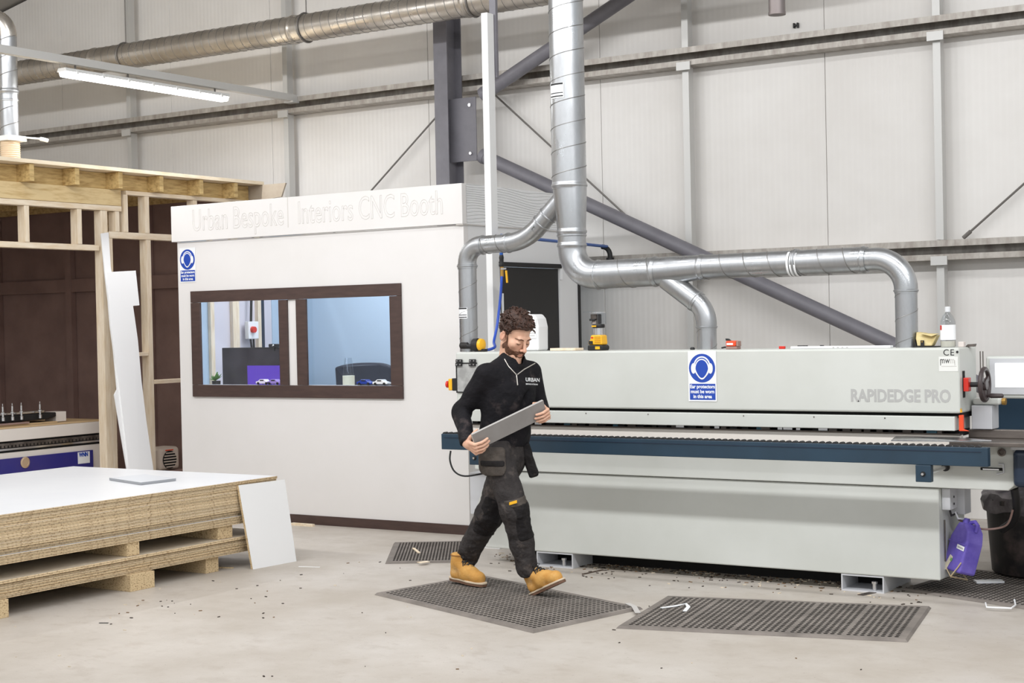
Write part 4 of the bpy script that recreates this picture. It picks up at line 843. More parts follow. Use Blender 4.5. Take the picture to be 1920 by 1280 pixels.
MB().prism([(x-.04, 8.72, ZT+.0525), (x-.015, 8.72, ZT+.0525), (x-.03, 8.72, ZT+.064), (x-.042, 8.72, ZT+.066)], (0, .03, 0)).build('latch', BLACK, t)
MB().tube([(x-.037, 8.74, ZT+.012), (x-.055, 8.73, ZT+.012), (x-.07, 8.72, ZT+.008)], .005, 8).build('strap', BLACK, t)
x = X8(1474); t = MB().box(x-.018, x+.018, 8.68, 8.70, ZT, ZT+.016).build('red_block', RED, None, bev=0.002); tag(t, 'tiny red plastic block on the hood beside the long white bar', 'block')
xa, xb = X8(1492), X8(1678)
t = thing('white_bar', 'long white straight bar lying along the hood', 'bar', (xa, 8.7, ZT))
MB().box(xa, xb, 8.67, 8.72, ZT, ZT+.014).build('bar', SWHITE, t, bev=0.002); 
for i in range(4): MB().box(X8(1570)+i*.028, X8(1570)+i*.028+.012, 8.669, 8.6698, ZT+.003, ZT+.010).build('printed_mark', LGREYTXT, t)
for q, lab in ((1512, 'thin black clip lying on the left part of the white bar'), (1548, 'tiny black clip lying on the middle of the white bar')):
    x = X8(q); t = MB().box(x-(.03 if q < 1530 else .01), x+(.03 if q < 1530 else .01), 8.685, 8.70, ZT+.0145, ZT+.0195).build('black_clip', BLACK); tag(t, lab, 'clip')
# cloth pouch
x = X8(1740, Y=8.78); y = 8.78
t = thing('leather_pouch', 'beige leather pouch with dark strap on the hood next to the bottle', 'pouch', (x, y, ZT+.006))
LEA = mat('beige_leather', (216, 200, 150), 0.7, rgb2=(196, 176, 122), nscale=12)
MB().box(x-.075, x+.062, y-.05, y+.05, ZT, ZT+.006).build('base_board', BLACK, t)
MB().prism([(x-.05, y-.04, ZT+.007), (x+.035, y-.04, ZT+.007), (x+.065, y-.03, ZT+.07), (x+.03, y-.02, ZT+.066), (x-.02, y-.01, ZT+.082), (x-.065, y-.01, ZT+.088), (x-.06, y-.035, ZT+.05)], (0, .06, 0)).build('pouch_body', LEA, t, bev=0.006)
MB().prism([(x-.03, y-.043, ZT+.078), (x+.068, y-.04, ZT+.074), (x+.035, y-.046, ZT+.062)], (0, .05, .003)).build('flap', LEA, t, bev=0.002)
MB().box(x-.028, x-.008, y-.048, y-.041, ZT+.007, ZT+.04).build('strap', BLACK, t); MB().lathe([(.004, 0), (.004, .002)], (x-.018, y-.0485, ZT+.032), ((1, 0, 0), (0, 0, 1), (0, -1, 0)), 10).build('stud', BRASS, t)
MB().prism([(x-.068, y-.04, ZT+.007), (x-.056, y-.04, ZT+.007), (x-.062, y-.04, ZT+.05)], (0, .02, 0)).build('side_strap', BLACK, t)
# bottle
x = X8(1778, Y=8.72); y = 8.72
t = thing('spray_bottle', 'clear plastic bottle with white label at the right end of the hood', 'bottle', (x, y, ZT))
MB().lathe([(.038, 0), (.0425, .006), (.0425, .135), (.040, .15), (.030, .175), (.017, .192), (.013, .198), (.013, .215)], (x, y, ZT), 'Z', 28).build('bottle_body', BOTTLE, t)
MB().lathe([(.0155, .2), (.0155, .226), (.012, .23)], (x, y, ZT), 'Z', 18).build('cap', mat('clear_cap', (214, 216, 218), 0.3), t)
MB().lathe([(.038, .002), (.0405, .012), (.0405, .035)], (x, y, ZT), 'Z', 24).build('liquid', mat('liquid_beige', (206, 200, 184), 0.3), t)
L_ = MB(); cdn = math.atan2(-y, -x); vs = []
for i in range(15):
    q = cdn-1.45+2.9*i/14
    for z in (.042, .127): vs.append((x+.0431*math.cos(q), y+.0431*math.sin(q), ZT+z))
lb = L_.add(vs, [(2*i, 2*i+2, 2*i+3, 2*i+1) for i in range(14)]).build('label', SWHITE, t)
vs = []
for i in range(5):
    q = cdn-1.4+0.5*i/4
    for z in (.098, .125): vs.append((x+.0436*math.cos(q), y+.0436*math.sin(q), ZT+z))
MB().add(vs, [(2*i, 2*i+2, 2*i+3, 2*i+1) for i in range(4)]).build('label_mark', RED, lb)
x = X8(1806, Y=8.75); t = MB().box(x-.02, x+.012, 8.72, 8.76, ZT, ZT+.03).build('small_box', mat('pale_box', (212, 202, 196), 0.6), None, bev=0.003); tag(t, 'small pale box on the hood right of the clear bottle', 'box')
x = X8(1818, Y=8.80); t = MB().prism([(x-.02, 8.78, ZT), (x+.03, 8.78, ZT), (x+.035, 8.78, ZT+.016), (x-.005, 8.78, ZT+.014)], (0, .04, 0)).build('metal_offcut', DSTEEL, None, bev=0.001); tag(t, 'small grey metal scrap at the rear right corner of the hood', 'scrap')
# ================================================================== RIGHT EDGE
t = thing('control_panel', 'control panel with bright white screen at the right edge beyond the handwheel', 'control panel', (-2.2, 9.0, 0))
a = at(1848, 668, Y=8.97); z1 = a[2]; z0 = at(1880, 747, Y=8.97)[2]
MB().box(a[0], -1.6, 8.97, 9.09, z0, z1).build('casing', MACH, t, bev=0.012, seg=3)
bz = MB().box(at(1852, 700, Y=8.965)[0]+.012, -1.64, 8.962, 8.9695, at(1880, 739, Y=8.97)[2], z1-.012).build('bezel', MACHS, t)
MB().box(at(1866, 700, Y=8.96)[0], -1.66, 8.958, 8.9615, at(1880, 726, Y=8.96)[2], at(1880, 681, Y=8.96)[2]).build('screen', mat('lit_screen', (250, 251, 252), 0.3, emit=0.7), bz)
MB().box(-1.95, -1.65, 9.0, 9.08, 0.0, z0-.002).build('pedestal', NAVY, t, bev=0.01)
for px in (1838, 1843):
    q = at(px, 668, Y=9.0); MB().tube([(q[0], q[1], 1.0), q+[0, 0, .03]], .003, 6).build('antenna', DSTEEL, t)
t = thing('dark_teal_cabinet', 'dark teal machine cabinet behind the infeed table at the right edge', 'cabinet', (-2.2, 9.5, 0))
TEAL = mat('dark_teal', (30, 52, 70), 0.4)
xc_ = at(1843, 780, Y=9.95)[0]
MB().box(xc_, -1.2, 9.95, 10.4, 0.7, 1.16).build('body', TEAL, t, bev=0.008)
MB().box(xc_, xc_+.085, 9.93, 9.949, 0.72, 1.15).build('edge_strip', BLACK, t); MB().box(-2.22, -2.16, 9.93, 9.949, 0.72, 1.1).build('edge_strip', DARKB, t)
for x in (xc_+.04, -1.25): MB().box(x-.03, x+.03, 10.1, 10.16, 0, .699).build('leg', TEAL, t)
# bin
bc = (-2.43, 9.78)
t = thing('black_bin', 'large scuffed black round bin under the machine end at the right', 'bin', (bc[0], bc[1], 0))
BINM = mat('scuffed_black_plastic', (30, 27, 28), 0.5, rgb2=(120, 102, 98), nscale=3.5, mixlo=0.47, mixhi=0.82)
MB().lathe([(.29, 0.0), (.315, .02), (.335, .28), (.345, .44), (.36, .445), (.36, .475), (.345, .475), (.33, .44), (.31, .05)], (*bc, 0.007), 'Z', 40).build('bin_body', BINM, t)
BAG = mat('bin_bag', (62, 57, 59), 0.32, rgb2=(112, 105, 107), nscale=10)
rb = random.Random(2); pr_ = []; n = 40; V = []
for j, (r, h) in enumerate(((.366, .40), (.37, .46), (.362, .50), (.30, .53), (.2, .515), (.08, .50), (.01, .50))):
    for i in range(n):
        q = 2*math.pi*i/n; k = 1+.03*math.sin(7*q+j)+.02*math.sin(17*q+2*j); V.append((bc[0]+r*k*math.cos(q), bc[1]+r*k*math.sin(q), 0.007+h+.012*math.sin(9*q+j*1.7)))
MB().add(V, [(j*n+i, j*n+(i+1) % n, (j+1)*n+(i+1) % n, (j+1)*n+i) for j in range(6) for i in range(n)], 0, True).build('bin_bag', BAG, t)
t = thing('vacuum_hose', 'black flexible hose hanging from the beam end in front of the bin', 'hose', (-2.4, 8.9, .3))
MB().tube(smooth_path([(-2.37, 8.88, .628), (-2.37, 8.92, .55), (-2.40, 9.0, .44), (-2.5, 9.1, .36)]), .024, 14).build('hose', BLACK, t)
MB().tube(smooth_path([(-2.39, 8.92, .5), (-2.43, 8.93, .41), (-2.53, 8.93, .38), (-2.62, 8.95, .385), (-2.72, 8.98, .42)]), .006, 8).build('thin_tube', DARKB, t)
# jerrycan in its wire holder
cc = at(1808, 1030, Y=8.86)
t = thing('purple_jerrycan', 'purple plastic jerrycan hanging tilted in a wire holder on the machine end', 'container', cc)
ax = np.array([math.cos(.22), 0, -math.sin(.22)]); az = np.array([math.sin(.22), 0, math.cos(.22)])
rz = Matrix.Rotation(math.radians(-33), 3, 'Z'); e1 = np.array(rz @ Vector((1, 0, 0))); e2 = np.array(rz @ Vector((0, 1, 0)))
vx = np.array(_r)  # across the can as the holder turns it
tl_ = 0.26; rt_ = Matrix.Rotation(.27, 3, Vector((fw[0], fw[1], 0)).normalized()); bxv = np.array(rt_ @ Vector(e1)); bzv = np.array(rt_ @ Vector(UZ)); byv = np.cross(bzv, bxv)
def J(x, y, z): return cc+bxv*x+byv*y+bzv*z
sec = [(-.07, -.135), (.07, -.135), (.075, -.12), (.075, .05), (.066, .085), (.056, .115), (.02, .15), (-.035, .15), (-.05, .12), (-.075, .06), (-.075, -.12)]
MB().prism([J(a, -.06, b) for a, b in sec], byv*.12).build('can_body', PURP, t, bev=0.012, seg=3)
MB().tube([J(.055, 0, .115), J(.058, 0, .155), J(.03, 0, .17), J(.0, 0, .16), J(-.005, 0, .145)], .012, 10).build('handle', PURP, t)
MB().tube([J(-.04, 0, .145), J(-.045, 0, .175)], .02, 14).build('neck', PURP, t)
MB().prism([J(-.074, -.0645, .03), J(.074, -.0645, .03), J(.074, -.0645, .037), J(-.074, -.0645, .037)], byv*.003).build('moulded_rib', PURP, t)
lb = MB().prism([J(.005, -.0625, .0), J(.068, -.0625, -.005), J(.068, -.0625, .02), J(.005, -.0625, .025)], byv*-.0012).build('label', SWHITE, t)
MB().prism([J(.012, -.0640, .006), J(.06, -.0640, .002), J(.06, -.0640, .012), J(.012, -.0640, .016)], byv*-.0005).build('label_print', GREYTXT, lb)
lb = MB().prism([J(-.06, -.0625, -.13), J(-.035, -.0625, -.14), J(-.005, -.0625, -.055), J(-.03, -.0625, -.045)], byv*-.0015).build('label', mat('cream_label2', (226, 216, 196), 0.6), t)
MB().prism([J(-.022, -.0645, -.078), J(-.008, -.0645, -.084), J(-.003, -.0645, -.066), J(-.018, -.0645, -.06)], byv*-.0005).build('label_print', LEAF, lb)
MB().tube([J(-.03, -.066, -.13), J(.02, -.066, -.165), J(.06, -.066, -.10), J(.075, -.066, -.07)], .004, 8).tube([J(.02, -.066, -.165), J(.02, .06, -.165), J(-.06, .08, -.14)], .004, 8).build('wire_holder', WIREH, t)
MB().tube([J(-.042, 0, .174), (-2.69, 8.87, .44), (-2.70, 8.85, .485)], .006, 8).build('feed_tube', MACHS, t)
# ================================================================== RUBBER MATS
def rubber_mat(name, O, U, V, nu, nv, lab, hole=(0.36, 0.36), border=0.045, th=0.013, z0=0.0006, solid=()):
    """perforated mat: O corner, U and V edge vectors, nu x nv holes"""
    O, U, V = (np.array(q, float) for q in (O, U, V)); lu, lv = np.linalg.norm(U), np.linalg.norm(V); bu, bv = border/lu, border/lv
    P = lambda a, b, z: (O+U*a+V*b)[0:2].tolist()+[z]
    t = thing(name, lab, 'floor mat', (*(O+U*.5+V*.5)[:2], 0), 'perforated rubber floor mats')
    b = MB()
    for (a0, a1, c0, c1) in ((0, 1, 0, bv), (0, 1, 1-bv, 1), (0, bu, bv, 1-bv), (1-bu, 1, bv, 1-bv)):
        q = [(a0, c0), (a1, c0), (a1, c1), (a0, c1)]; e = 0.012
        vs = [P(x, y, z0) for x, y in q]+[P(min(max(x, e/lu), 1-e/lu), min(max(y, e/lv), 1-e/lv), z0+th) for x, y in q]
        b.add(vs, [(4, 5, 6, 7), (0, 1, 5, 4), (1, 2, 6, 5), (2, 3, 7, 6), (3, 0, 4, 7)], 0)
    b.build('edge_strip', RUBT, t)
    mb = MB(); du, dv = (1-2*bu)/nu, (1-2*bv)/nv; N8 = 8
    wd_ = [.38 if i in solid else 1.0 for i in range(nu)]; edg = [bu+(1-2*bu)*sum(wd_[:i])/sum(wd_) for i in range(nu+1)]; du = (1-2*bu)/sum(wd_)
    angs = [math.pi/4+k*math.pi/4 for k in range(8)]
    sq = [(max(-.5, min(.5, .72*math.cos(q))), max(-.5, min(.5, .72*math.sin(q)))) for q in angs]
    for i in range(nu):
        if i in solid:
            c0, c1 = edg[i], edg[i+1]; mb.add([P(c0, bv, z0+th), P(c1, bv, z0+th), P(c1, 1-bv, z0+th), P(c0, 1-bv, z0+th)], [(0, 1, 2, 3)], 0); continue
        for j in range(nv):
            ca, cb = (edg[i]+edg[i+1])/2, bv+(j+.5)*dv; vs = []
            for s_ in sq: vs.append(P(ca+s_[0]*du, cb+s_[1]*dv, z0+th))
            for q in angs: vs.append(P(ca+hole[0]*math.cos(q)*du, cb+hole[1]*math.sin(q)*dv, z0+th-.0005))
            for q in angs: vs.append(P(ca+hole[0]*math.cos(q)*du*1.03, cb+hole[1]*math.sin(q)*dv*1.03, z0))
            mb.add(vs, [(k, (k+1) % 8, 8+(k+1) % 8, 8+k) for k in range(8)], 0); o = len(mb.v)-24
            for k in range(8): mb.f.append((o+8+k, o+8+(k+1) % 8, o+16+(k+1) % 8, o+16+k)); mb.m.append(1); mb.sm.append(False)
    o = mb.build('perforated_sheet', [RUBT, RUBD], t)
    # dark backing sheet seen through the holes
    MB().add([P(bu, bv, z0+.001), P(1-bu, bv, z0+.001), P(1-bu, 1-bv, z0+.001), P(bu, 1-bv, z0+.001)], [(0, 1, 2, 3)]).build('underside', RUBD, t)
    return t
F_ = lambda x, y: at(x, y, Z=0.0)
L, Fr, B = F_(702, 1115), F_(1000, 1187), F_(900, 1080)
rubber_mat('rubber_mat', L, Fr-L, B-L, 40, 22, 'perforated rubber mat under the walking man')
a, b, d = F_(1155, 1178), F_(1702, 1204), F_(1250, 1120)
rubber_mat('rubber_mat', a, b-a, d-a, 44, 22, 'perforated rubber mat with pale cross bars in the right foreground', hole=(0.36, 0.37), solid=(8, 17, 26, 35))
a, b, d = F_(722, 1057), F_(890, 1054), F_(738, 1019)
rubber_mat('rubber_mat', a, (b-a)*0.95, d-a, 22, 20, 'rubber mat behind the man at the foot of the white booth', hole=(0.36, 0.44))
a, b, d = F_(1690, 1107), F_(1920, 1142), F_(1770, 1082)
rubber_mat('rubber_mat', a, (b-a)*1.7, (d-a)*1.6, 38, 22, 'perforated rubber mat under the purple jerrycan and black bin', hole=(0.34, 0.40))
# ================================================================== SCRAPS ON THE FLOOR
def strip(name, pix, w, th, m, lab, cat='scrap', z=0.0, off=0):
    P_ = [at(x, y, Z=z) for x, y in pix]; mb = MB()
    L_ = []; 
    for i, p in enumerate(P_):
        d = P_[min(i+1, len(P_)-1)]-P_[max(i-1, 0)]; n = np.cross(UZ, d); n /= np.linalg.norm(n)+1e-9; L_.append((p-n*w/2, p+n*w/2))
    vs = []; 
    for a, b in L_: vs += [a, b, a+[0, 0, th], b+[0, 0, th]]
    fs = []
    for i in range(len(P_)-1):
        q = 4*i; fs += [(q+2, q+6, q+7, q+3), (q, q+1, q+5, q+4), (q, q+4, q+6, q+2), (q+1, q+3, q+7, q+5)]
    n = 4*(len(P_)-1); fs += [(0, 2, 3, 1), (n, n+1, n+3, n+2)]
    return tag(mb.add(vs, fs).build(name, m), lab, cat)
strip('wood_strip', [(548, 984), (588, 987)], .03, .02, WOOD, 'pale wood strip on the floor at the foot of the white booth')
strip('wood_sliver', [(352, 1063), (437, 1065)], .02, .006, CHIP, 'thin wood sliver on the floor beneath the board pile')
strip('edging_strip', [(1240, 1140), (1268, 1136), (1286, 1132), (1291, 1138), (1284, 1146)], .022, .004, SWHITE, 'curled white edging strip on the mat with pale cross bars', z=.016)
strip('edging_strip', [(1176, 1131), (1189, 1137), (1196, 1149)], .03, .003, mat('grey_tape', (190, 186, 182), 0.5), 'grey strip of edging lying over the corner of the mat under the man', z=.016)
strip('wood_chip', [(775, 1028), (786, 1037)], .018, .006, WOOD, 'pale wood chip lying on the mat behind the man', z=.016)
strip('wood_chip', [(785, 1055), (803, 1053)], .05, .004, WOOD, 'small tan wood chip at the near edge of the mat behind the man', z=.016)
strip('white_tray', [(1828, 1092), (1880, 1091)], .07, .012, SWHITE, 'flat white plastic piece on the mat in front of the black bin', z=.016)
strip('metal_plate', [(1613, 1116), (1640, 1110)], .04, .004, DSTEEL, 'small dark metal plate on the floor by the machine foot')
strip('paper_scrap', [(560, 1062), (600, 1063)], .012, .002, SWHITE, 'thin white paper scrap on the floor right of the leaning panel')
strip('dark_sliver', [(186, 1168), (203, 1168)], .012, .003, BLACK, 'thin dark sliver on the floor in front of the board pile')
strip('twig', [(1092, 1077), (1130, 1069)], .01, .006, mat('dark_wood', (70, 56, 44), 0.8), 'dark thin wood splinter on the floor in front of the edge bander')
c = [at(x, y, Z=.02) for x, y in ((1848, 1130), (1850, 1138), (1896, 1140), (1904, 1134), (1902, 1124))]
t = MB().tube(c, .005, 8).build('wire_clip', SWHITE); tag(t, 'bent white wire clip on the floor at the lower right corner', 'clip')
# countless crumbs of dust and chip
rd = random.Random(21); mb = MB()
def crumb(x, y, s_):
    q = rd.uniform(0, 3.14); a = np.array([math.cos(q), math.sin(q), 0])*s_*rd.uniform(.6, 1.8); b = np.array([-math.sin(q), math.cos(q), 0])*s_*rd.uniform(.3, .7)
    mb.obox((x, y, .0022), a, b, (0, 0, .002), rd.choice((0, 0, 1, 2)))
for i in range(420):
    px = rd.uniform(920, 1780); py = 1035+(px-920)*.075+abs(rd.gauss(0, 16)); p = at(px, py, Z=0)
    crumb(p[0], p[1], rd.uniform(.003, .010))
for i in range(420):
    px = rd.uniform(1120, 1640); py = 1051+(px-1040)*.070+abs(rd.gauss(0, 6))-3; p = at(px, py, Z=0)
    crumb(p[0], p[1], rd.uniform(.003, .010))
for i in range(50):
    px = rd.gauss(330, 150); py = rd.uniform(1075, 1160); p = at(px, py, Z=0); 
    if p[0] > -7.15: crumb(p[0], p[1], rd.uniform(.003, .008))
for i in range(70):
    p = at(rd.uniform(20, 1900), rd.uniform(990, 1270), Z=0); 
    if p[0] > -7.0: crumb(p[0], p[1], rd.uniform(.002, .007))
o = mb.build('floor_debris', [mat('crumb_dark', (60, 50, 42), .9), mat('crumb_brown', (120, 94, 66), .9), mat('crumb_pale', (214, 200, 178), .9)])
tag(o, 'scattered dust, chips and crumbs on the concrete floor', 'debris', kind='stuff')
# ================================================================== THE MAN
D0 = 9.33
def M(x, y, t): return CAM+(fw+rt*(x-960)/FPX-up*(y-640)/FPX)*(D0-t)
AA = np.array([_r[0], _r[1], 0]); TT = np.array([-fw[0], -fw[1], 0]); TT /= np.linalg.norm(TT); ZZ = np.array([0, 0, 1.])
def nrm(v): v = np.array(v, float); return v/np.linalg.norm(v)
def surf(f, lo, hi, h):
    """surface nets on a signed distance function"""
    lo = np.array(lo, float); hi = np.array(hi, float); n = np.ceil((hi-lo)/h).astype(int)+1
    ax = [lo[i]+h*np.arange(n[i]) for i in range(3)]
    G = np.stack(np.meshgrid(*ax, indexing='ij'), -1).reshape(-1, 3)
    d = f(G).reshape(n); s = d < 0
    def c(a, i, j, k): return a[i:n[0]-1+i, j:n[1]-1+j, k:n[2]-1+k]
    cor = [(i, j, k) for i in (0, 1) for j in (0, 1) for k in (0, 1)]
    sm = np.zeros(tuple(n-1)+(3,)); cnt = np.zeros(tuple(n-1))
    for a in range(8):
        for b in range(a+1, 8):
            if sum(abs(p-q) for p, q in zip(cor[a], cor[b])) != 1: continue
            da, db = c(d, *cor[a]), c(d, *cor[b]); m = c(s, *cor[a]) != c(s, *cor[b]); den = np.where(m, da-db, 1); tt = np.where(m, da/den, 0)
            pa, pb = np.array(cor[a], float), np.array(cor[b], float)
            for q in range(3): sm[..., q] += np.where(m, pa[q]+tt*(pb[q]-pa[q]), 0)
            cnt += m
    act = cnt > 0; idx = -np.ones(tuple(n-1), int); idx[act] = np.arange(act.sum())
    ii = np.argwhere(act); v = lo+h*(ii+sm[act]/cnt[act][:, None]); F = []
    for q in range(3):
        e0 = [0, 0, 0]; e1 = [0, 0, 0]; e1[q] = 1
        A = s[tuple(slice(0, n[i]-1) if i == q else slice(0, n[i]) for i in range(3))]; B = s[tuple(slice(1, n[i]) if i == q else slice(0, n[i]) for i in range(3))]
        w = np.argwhere(A != B); o1, o2 = [(1, 2), (2, 0), (0, 1)][q]
        w = w[(w[:, o1] > 0) & (w[:, o2] > 0) & (w[:, o1] < n[o1]-1) & (w[:, o2] < n[o2]-1)]
        fl = A[tuple(w.T)]
        def I(a, b):
            t_ = w.copy(); t_[:, o1] -= a; t_[:, o2] -= b; return idx[tuple(t_.T)]
        Q = np.stack([I(1, 1), I(0, 1), I(0, 0), I(1, 0)], -1); Q[~fl] = Q[~fl][:, ::-1]; F.append(Q)
    return v, np.concatenate(F)
def sdf_obj(name, f, lo, hi, h, m, parent, smooth=2):
    v, F = surf(f, lo, hi, h)
    me = bpy.data.meshes.new(name); me.from_pydata(v.tolist(), [], F.tolist()); me.materials.append(m)
    me.polygons.foreach_set('use_smooth', [True]*len(me.polygons)); me.update()
    if smooth:
        bm = bmesh.new(); bm.from_mesh(me)
        for _ in range(smooth): bmesh.ops.smooth_vert(bm, verts=bm.verts, factor=0.5, use_axis_x=True, use_axis_y=True, use_axis_z=True)
        bm.to_mesh(me); bm.free()
    o = bpy.data.objects.new(name, me); COL.objects.link(o)
    if parent is not None: link(o, parent)
    return o
def cone(P, a, b, ra, rb):
    a = np.asarray(a, float); b = np.asarray(b, float); ba = b-a; k = np.clip(((P-a)@ba)/(ba@ba), 0, 1)
    return np.linalg.norm(P-a-k[:, None]*ba, axis=1)-(ra+(rb-ra)*k)
def smin(a, b, k): h = np.clip(.5+.5*(b-a)/k, 0, 1); return b+(a-b)*h-k*h*(1-h)
def smax(a, b, k): return -smin(-a, -b, k)
def ell(P, c, r): q = (P-np.array(c))/np.array(r); l = np.linalg.norm(q, axis=1); g = np.linalg.norm(q/np.array(r), axis=1)+1e-9; return l*(l-1)/g
def sph(P, c, r): return np.linalg.norm(P-np.array(c), axis=1)-r
def rbox(P, c, R, h, r):
    q = np.abs((P-np.array(c))@np.array(R).T)-np.array(h)+r; return np.linalg.norm(np.maximum(q, 0), axis=1)+np.minimum(q.max(1), 0)-r
gc = at(950, 1112, Z=0.0)
man = thing('person', 'bearded man in black quarter zip sweater and dark work trousers walking with a grey board', 'person', (gc[0], gc[1], 0.03))
SKIN = mat('skin', (222, 178, 152), 0.5, rgb2=(212, 164, 138), nscale=20)
SKIN.node_tree.nodes['Principled BSDF'].inputs['Subsurface Weight'].default_value = 0.08
SKIN.node_tree.nodes['Principled BSDF'].inputs['Subsurface Radius'].default_value = (0.01, 0.004, 0.002)
SWE = mat('black_sweater', (17, 16, 20), 0.85, rgb2=(24, 22, 26), nscale=7, bump=2.0, bscale=14, spec=0.25)
# dusty marks rubbed into the sweater
def dusty(m, rgb, scale, lo, hi, amt):
    nt = m.node_tree; N = nt.nodes; Lk = nt.links; b = N['Principled BSDF']; src = b.inputs['Base Color'].links[0].from_socket
    nz = N.new('ShaderNodeTexNoise'); nz.inputs['Scale'].default_value = scale; nz.inputs['Detail'].default_value = 6; nz.inputs['Roughness'].default_value = .65
    Lk.new(N['Texture Coordinate'].outputs['Object'], nz.inputs['Vector'])
    r = N.new('ShaderNodeMapRange'); r.inputs['From Min'].default_value = lo; r.inputs['From Max'].default_value = hi; r.inputs['To Max'].default_value = amt
    Lk.new(nz.outputs['Fac'], r.inputs['Value']); mx = N.new('ShaderNodeMix'); mx.data_type = 'RGBA'; mx.inputs['B'].default_value = (*lin(rgb), 1)
    Lk.new(src, mx.inputs['A']); Lk.new(r.outputs['Result'], mx.inputs['Factor']); Lk.new(mx.outputs['Result'], b.inputs['Base Color'])
dusty(SWE, (96, 84, 82), 9, .56, .78, .55)
TRO = mat('dark_grey_trousers', (60, 56, 55), 0.85, rgb2=(46, 43, 43), nscale=9, bump=2.5, bscale=16, spec=0.2); dusty(TRO, (128, 116, 108), 11, .56, .8, .5)
PAD = mat('black_kneepad_cloth', (28, 26, 27), 0.8, rgb2=(36, 33, 33), nscale=10, bump=2.0, bscale=20, spec=0.2); dusty(PAD, (110, 100, 92), 14, .6, .8, .5)
POC = mat('pocket_canvas', (84, 77, 71), 0.85, rgb2=(64, 59, 55), nscale=12, bump=1.5, bscale=30, spec=0.2)
HAIR = mat('brown_hair', (74, 46, 32), 0.55, rgb2=(44, 27, 20), nscale=60, bump=0.5, bscale=140); BEARD = mat('brown_beard', (104, 66, 44), 0.7, rgb2=(78, 48, 32), nscale=90, bump=0.5, bscale=200)
TAN = mat('tan_nubuck', (208, 160, 90), 0.8, rgb2=(190, 138, 70), nscale=14, bump=0.2, bscale=90, spec=0.25); dusty(TAN, (216, 190, 150), 12, .52, .75, .5)
SOLE = mat('brown_sole', (112, 82, 64), 0.7); MID = mat('pale_midsole', (214, 196, 170), 0.7)
# ---------- key joints
thB = math.radians(40); LB = AA*math.cos(thB)-TT*math.sin(thB); FB = AA*math.sin(thB)+TT*math.cos(thB)   # his left, his front
pel = M(944, 846, 0.0); wai = M(948, 800, 0.0); che = M(953, 738, 0.0); shc = M(956, 697, -.01); nek = M(963, 664, .005)
shR, shL = M(911, 702, .12), M(996, 697, -.12)
# ---------- the board he carries
bLc, bRc = M(891, 829, .325), M(1021, 766, .14)
bx_ = nrm(bRc-bLc); bz_ = nrm(ZZ*1.0+TT*.30-bx_*np.dot(ZZ*1.0+TT*.30, bx_)); by_ = np.cross(bz_, bx_)
if np.dot(by_, TT) > 0: by_ = -by_            # by_ points to his body
blen = np.linalg.norm(bRc-bLc); bcen = (bLc+bRc)/2
eR = bcen-bx_*(blen/2+.006); eL = bcen+bx_*(blen/2+.006)
handRw = eR-bx_*.016+by_*.075-bz_*.028; handLw = eL+bx_*.016+by_*.075-bz_*.030
elR, elL = M(867, 772, .03), M(1013, 770, -.14)
wrR = handRw-nrm(handRw-elR)*.012; wrL = handLw-nrm(handLw-elL)*.012
hipR, knR, anR = M(930, 850, .075), M(964, 956, .20), M(990, 1066, .17)
hipL, knL, anL = M(958, 850, -.075), M(917, 964, -.12), M(871, 1050, -.28)
def tor(P, c0, c1, r0, r1, flat):
    """tapered trunk section, flattened front to back"""
    def q(X): return np.stack([(X-che)@LB, (X-che)@FB/flat, (X-che)@ZZ], -1)
    return cone(q(P), q(c0[None])[0], q(c1[None])[0], r0, r1)*flat**.5
def wrinkle(P, amp, fr, seed):
    r_ = np.random.RandomState(seed); w = np.zeros(len(P))
    for i in range(5):
        k = r_.normal(size=3); k /= np.linalg.norm(k); w += np.sin(P@k*fr*(0.6+.25*i)+r_.uniform(0, 6.3)+1.3*np.sin(P@r_.normal(size=3)*fr*.35))
    return amp*w/3
def f_sweater(P):
    d = tor(P, pel+ZZ*.03, wai, .166, .158, .68); d = smin(d, tor(P, wai, che, .158, .180, .70), .05)
    d = smin(d, tor(P, che, shc-ZZ*.02, .176, .135, .66), .05)
    d = smin(d, cone(P, shR+(shL-shR)*.12-ZZ*.005, shL-(shL-shR)*.12-ZZ*.005, .07, .07), .05)
    d = smin(d, cone(P, shc+ZZ*.0, nek-ZZ*.015, .082, .068), .03)
    arms = cone(P, shR, elR, .068, .057); arms = smin(arms, cone(P, elR, wrR, .056, .040), .02)
    aL = cone(P, shL, elL, .065, .054); aL = smin(aL, cone(P, elL, wrL, .052, .040), .02)
    d = smin(d, arms, .03); d = smin(d, aL, .03)
    # cloth folds gather at the elbows and above the hem
    g = np.exp(-(np.linalg.norm(P-elR, axis=1)/.13)**2)+np.exp(-(np.linalg.norm(P-elL, axis=1)/.13)**2)+.7*np.exp(-(((P-wai)@ZZ+.06)/.08)**2)+.25
    d = d+wrinkle(P, .0085, 40, 3)*g
    hem = (M(945, 835, .0)[2]-P[:, 2])+.12*((P-pel)@AA)*-.6
    d = smax(d, hem, .008)
    dn = nrm(wrR-elR); d = np.maximum(d, np.where(np.linalg.norm(P-wrR, axis=1) < .14, (P-wrR)@dn-.012, -1)); dn = nrm(wrL-elL); d = np.maximum(d, np.where(np.linalg.norm(P-wrL, axis=1) < .14, (P-wrL)@dn-.012, -1))
    # open neck: cut above the collar line, lower at the front
    top = (P-nek)@ZZ-.012+.62*((P-nek)@FB); d = np.where((np.linalg.norm(P-nek, axis=1) < .2), smax(d, top, .006), d)
    hole = cone(P, nek-ZZ*.07-FB*.0, nek+ZZ*.12+FB*.01, .058, .062); hole = smin(hole, cone(P, nek-ZZ*.06+FB*.075, nek+ZZ*.03+FB*.07, .012, .045), .02)
    return smax(d, -hole, .006)
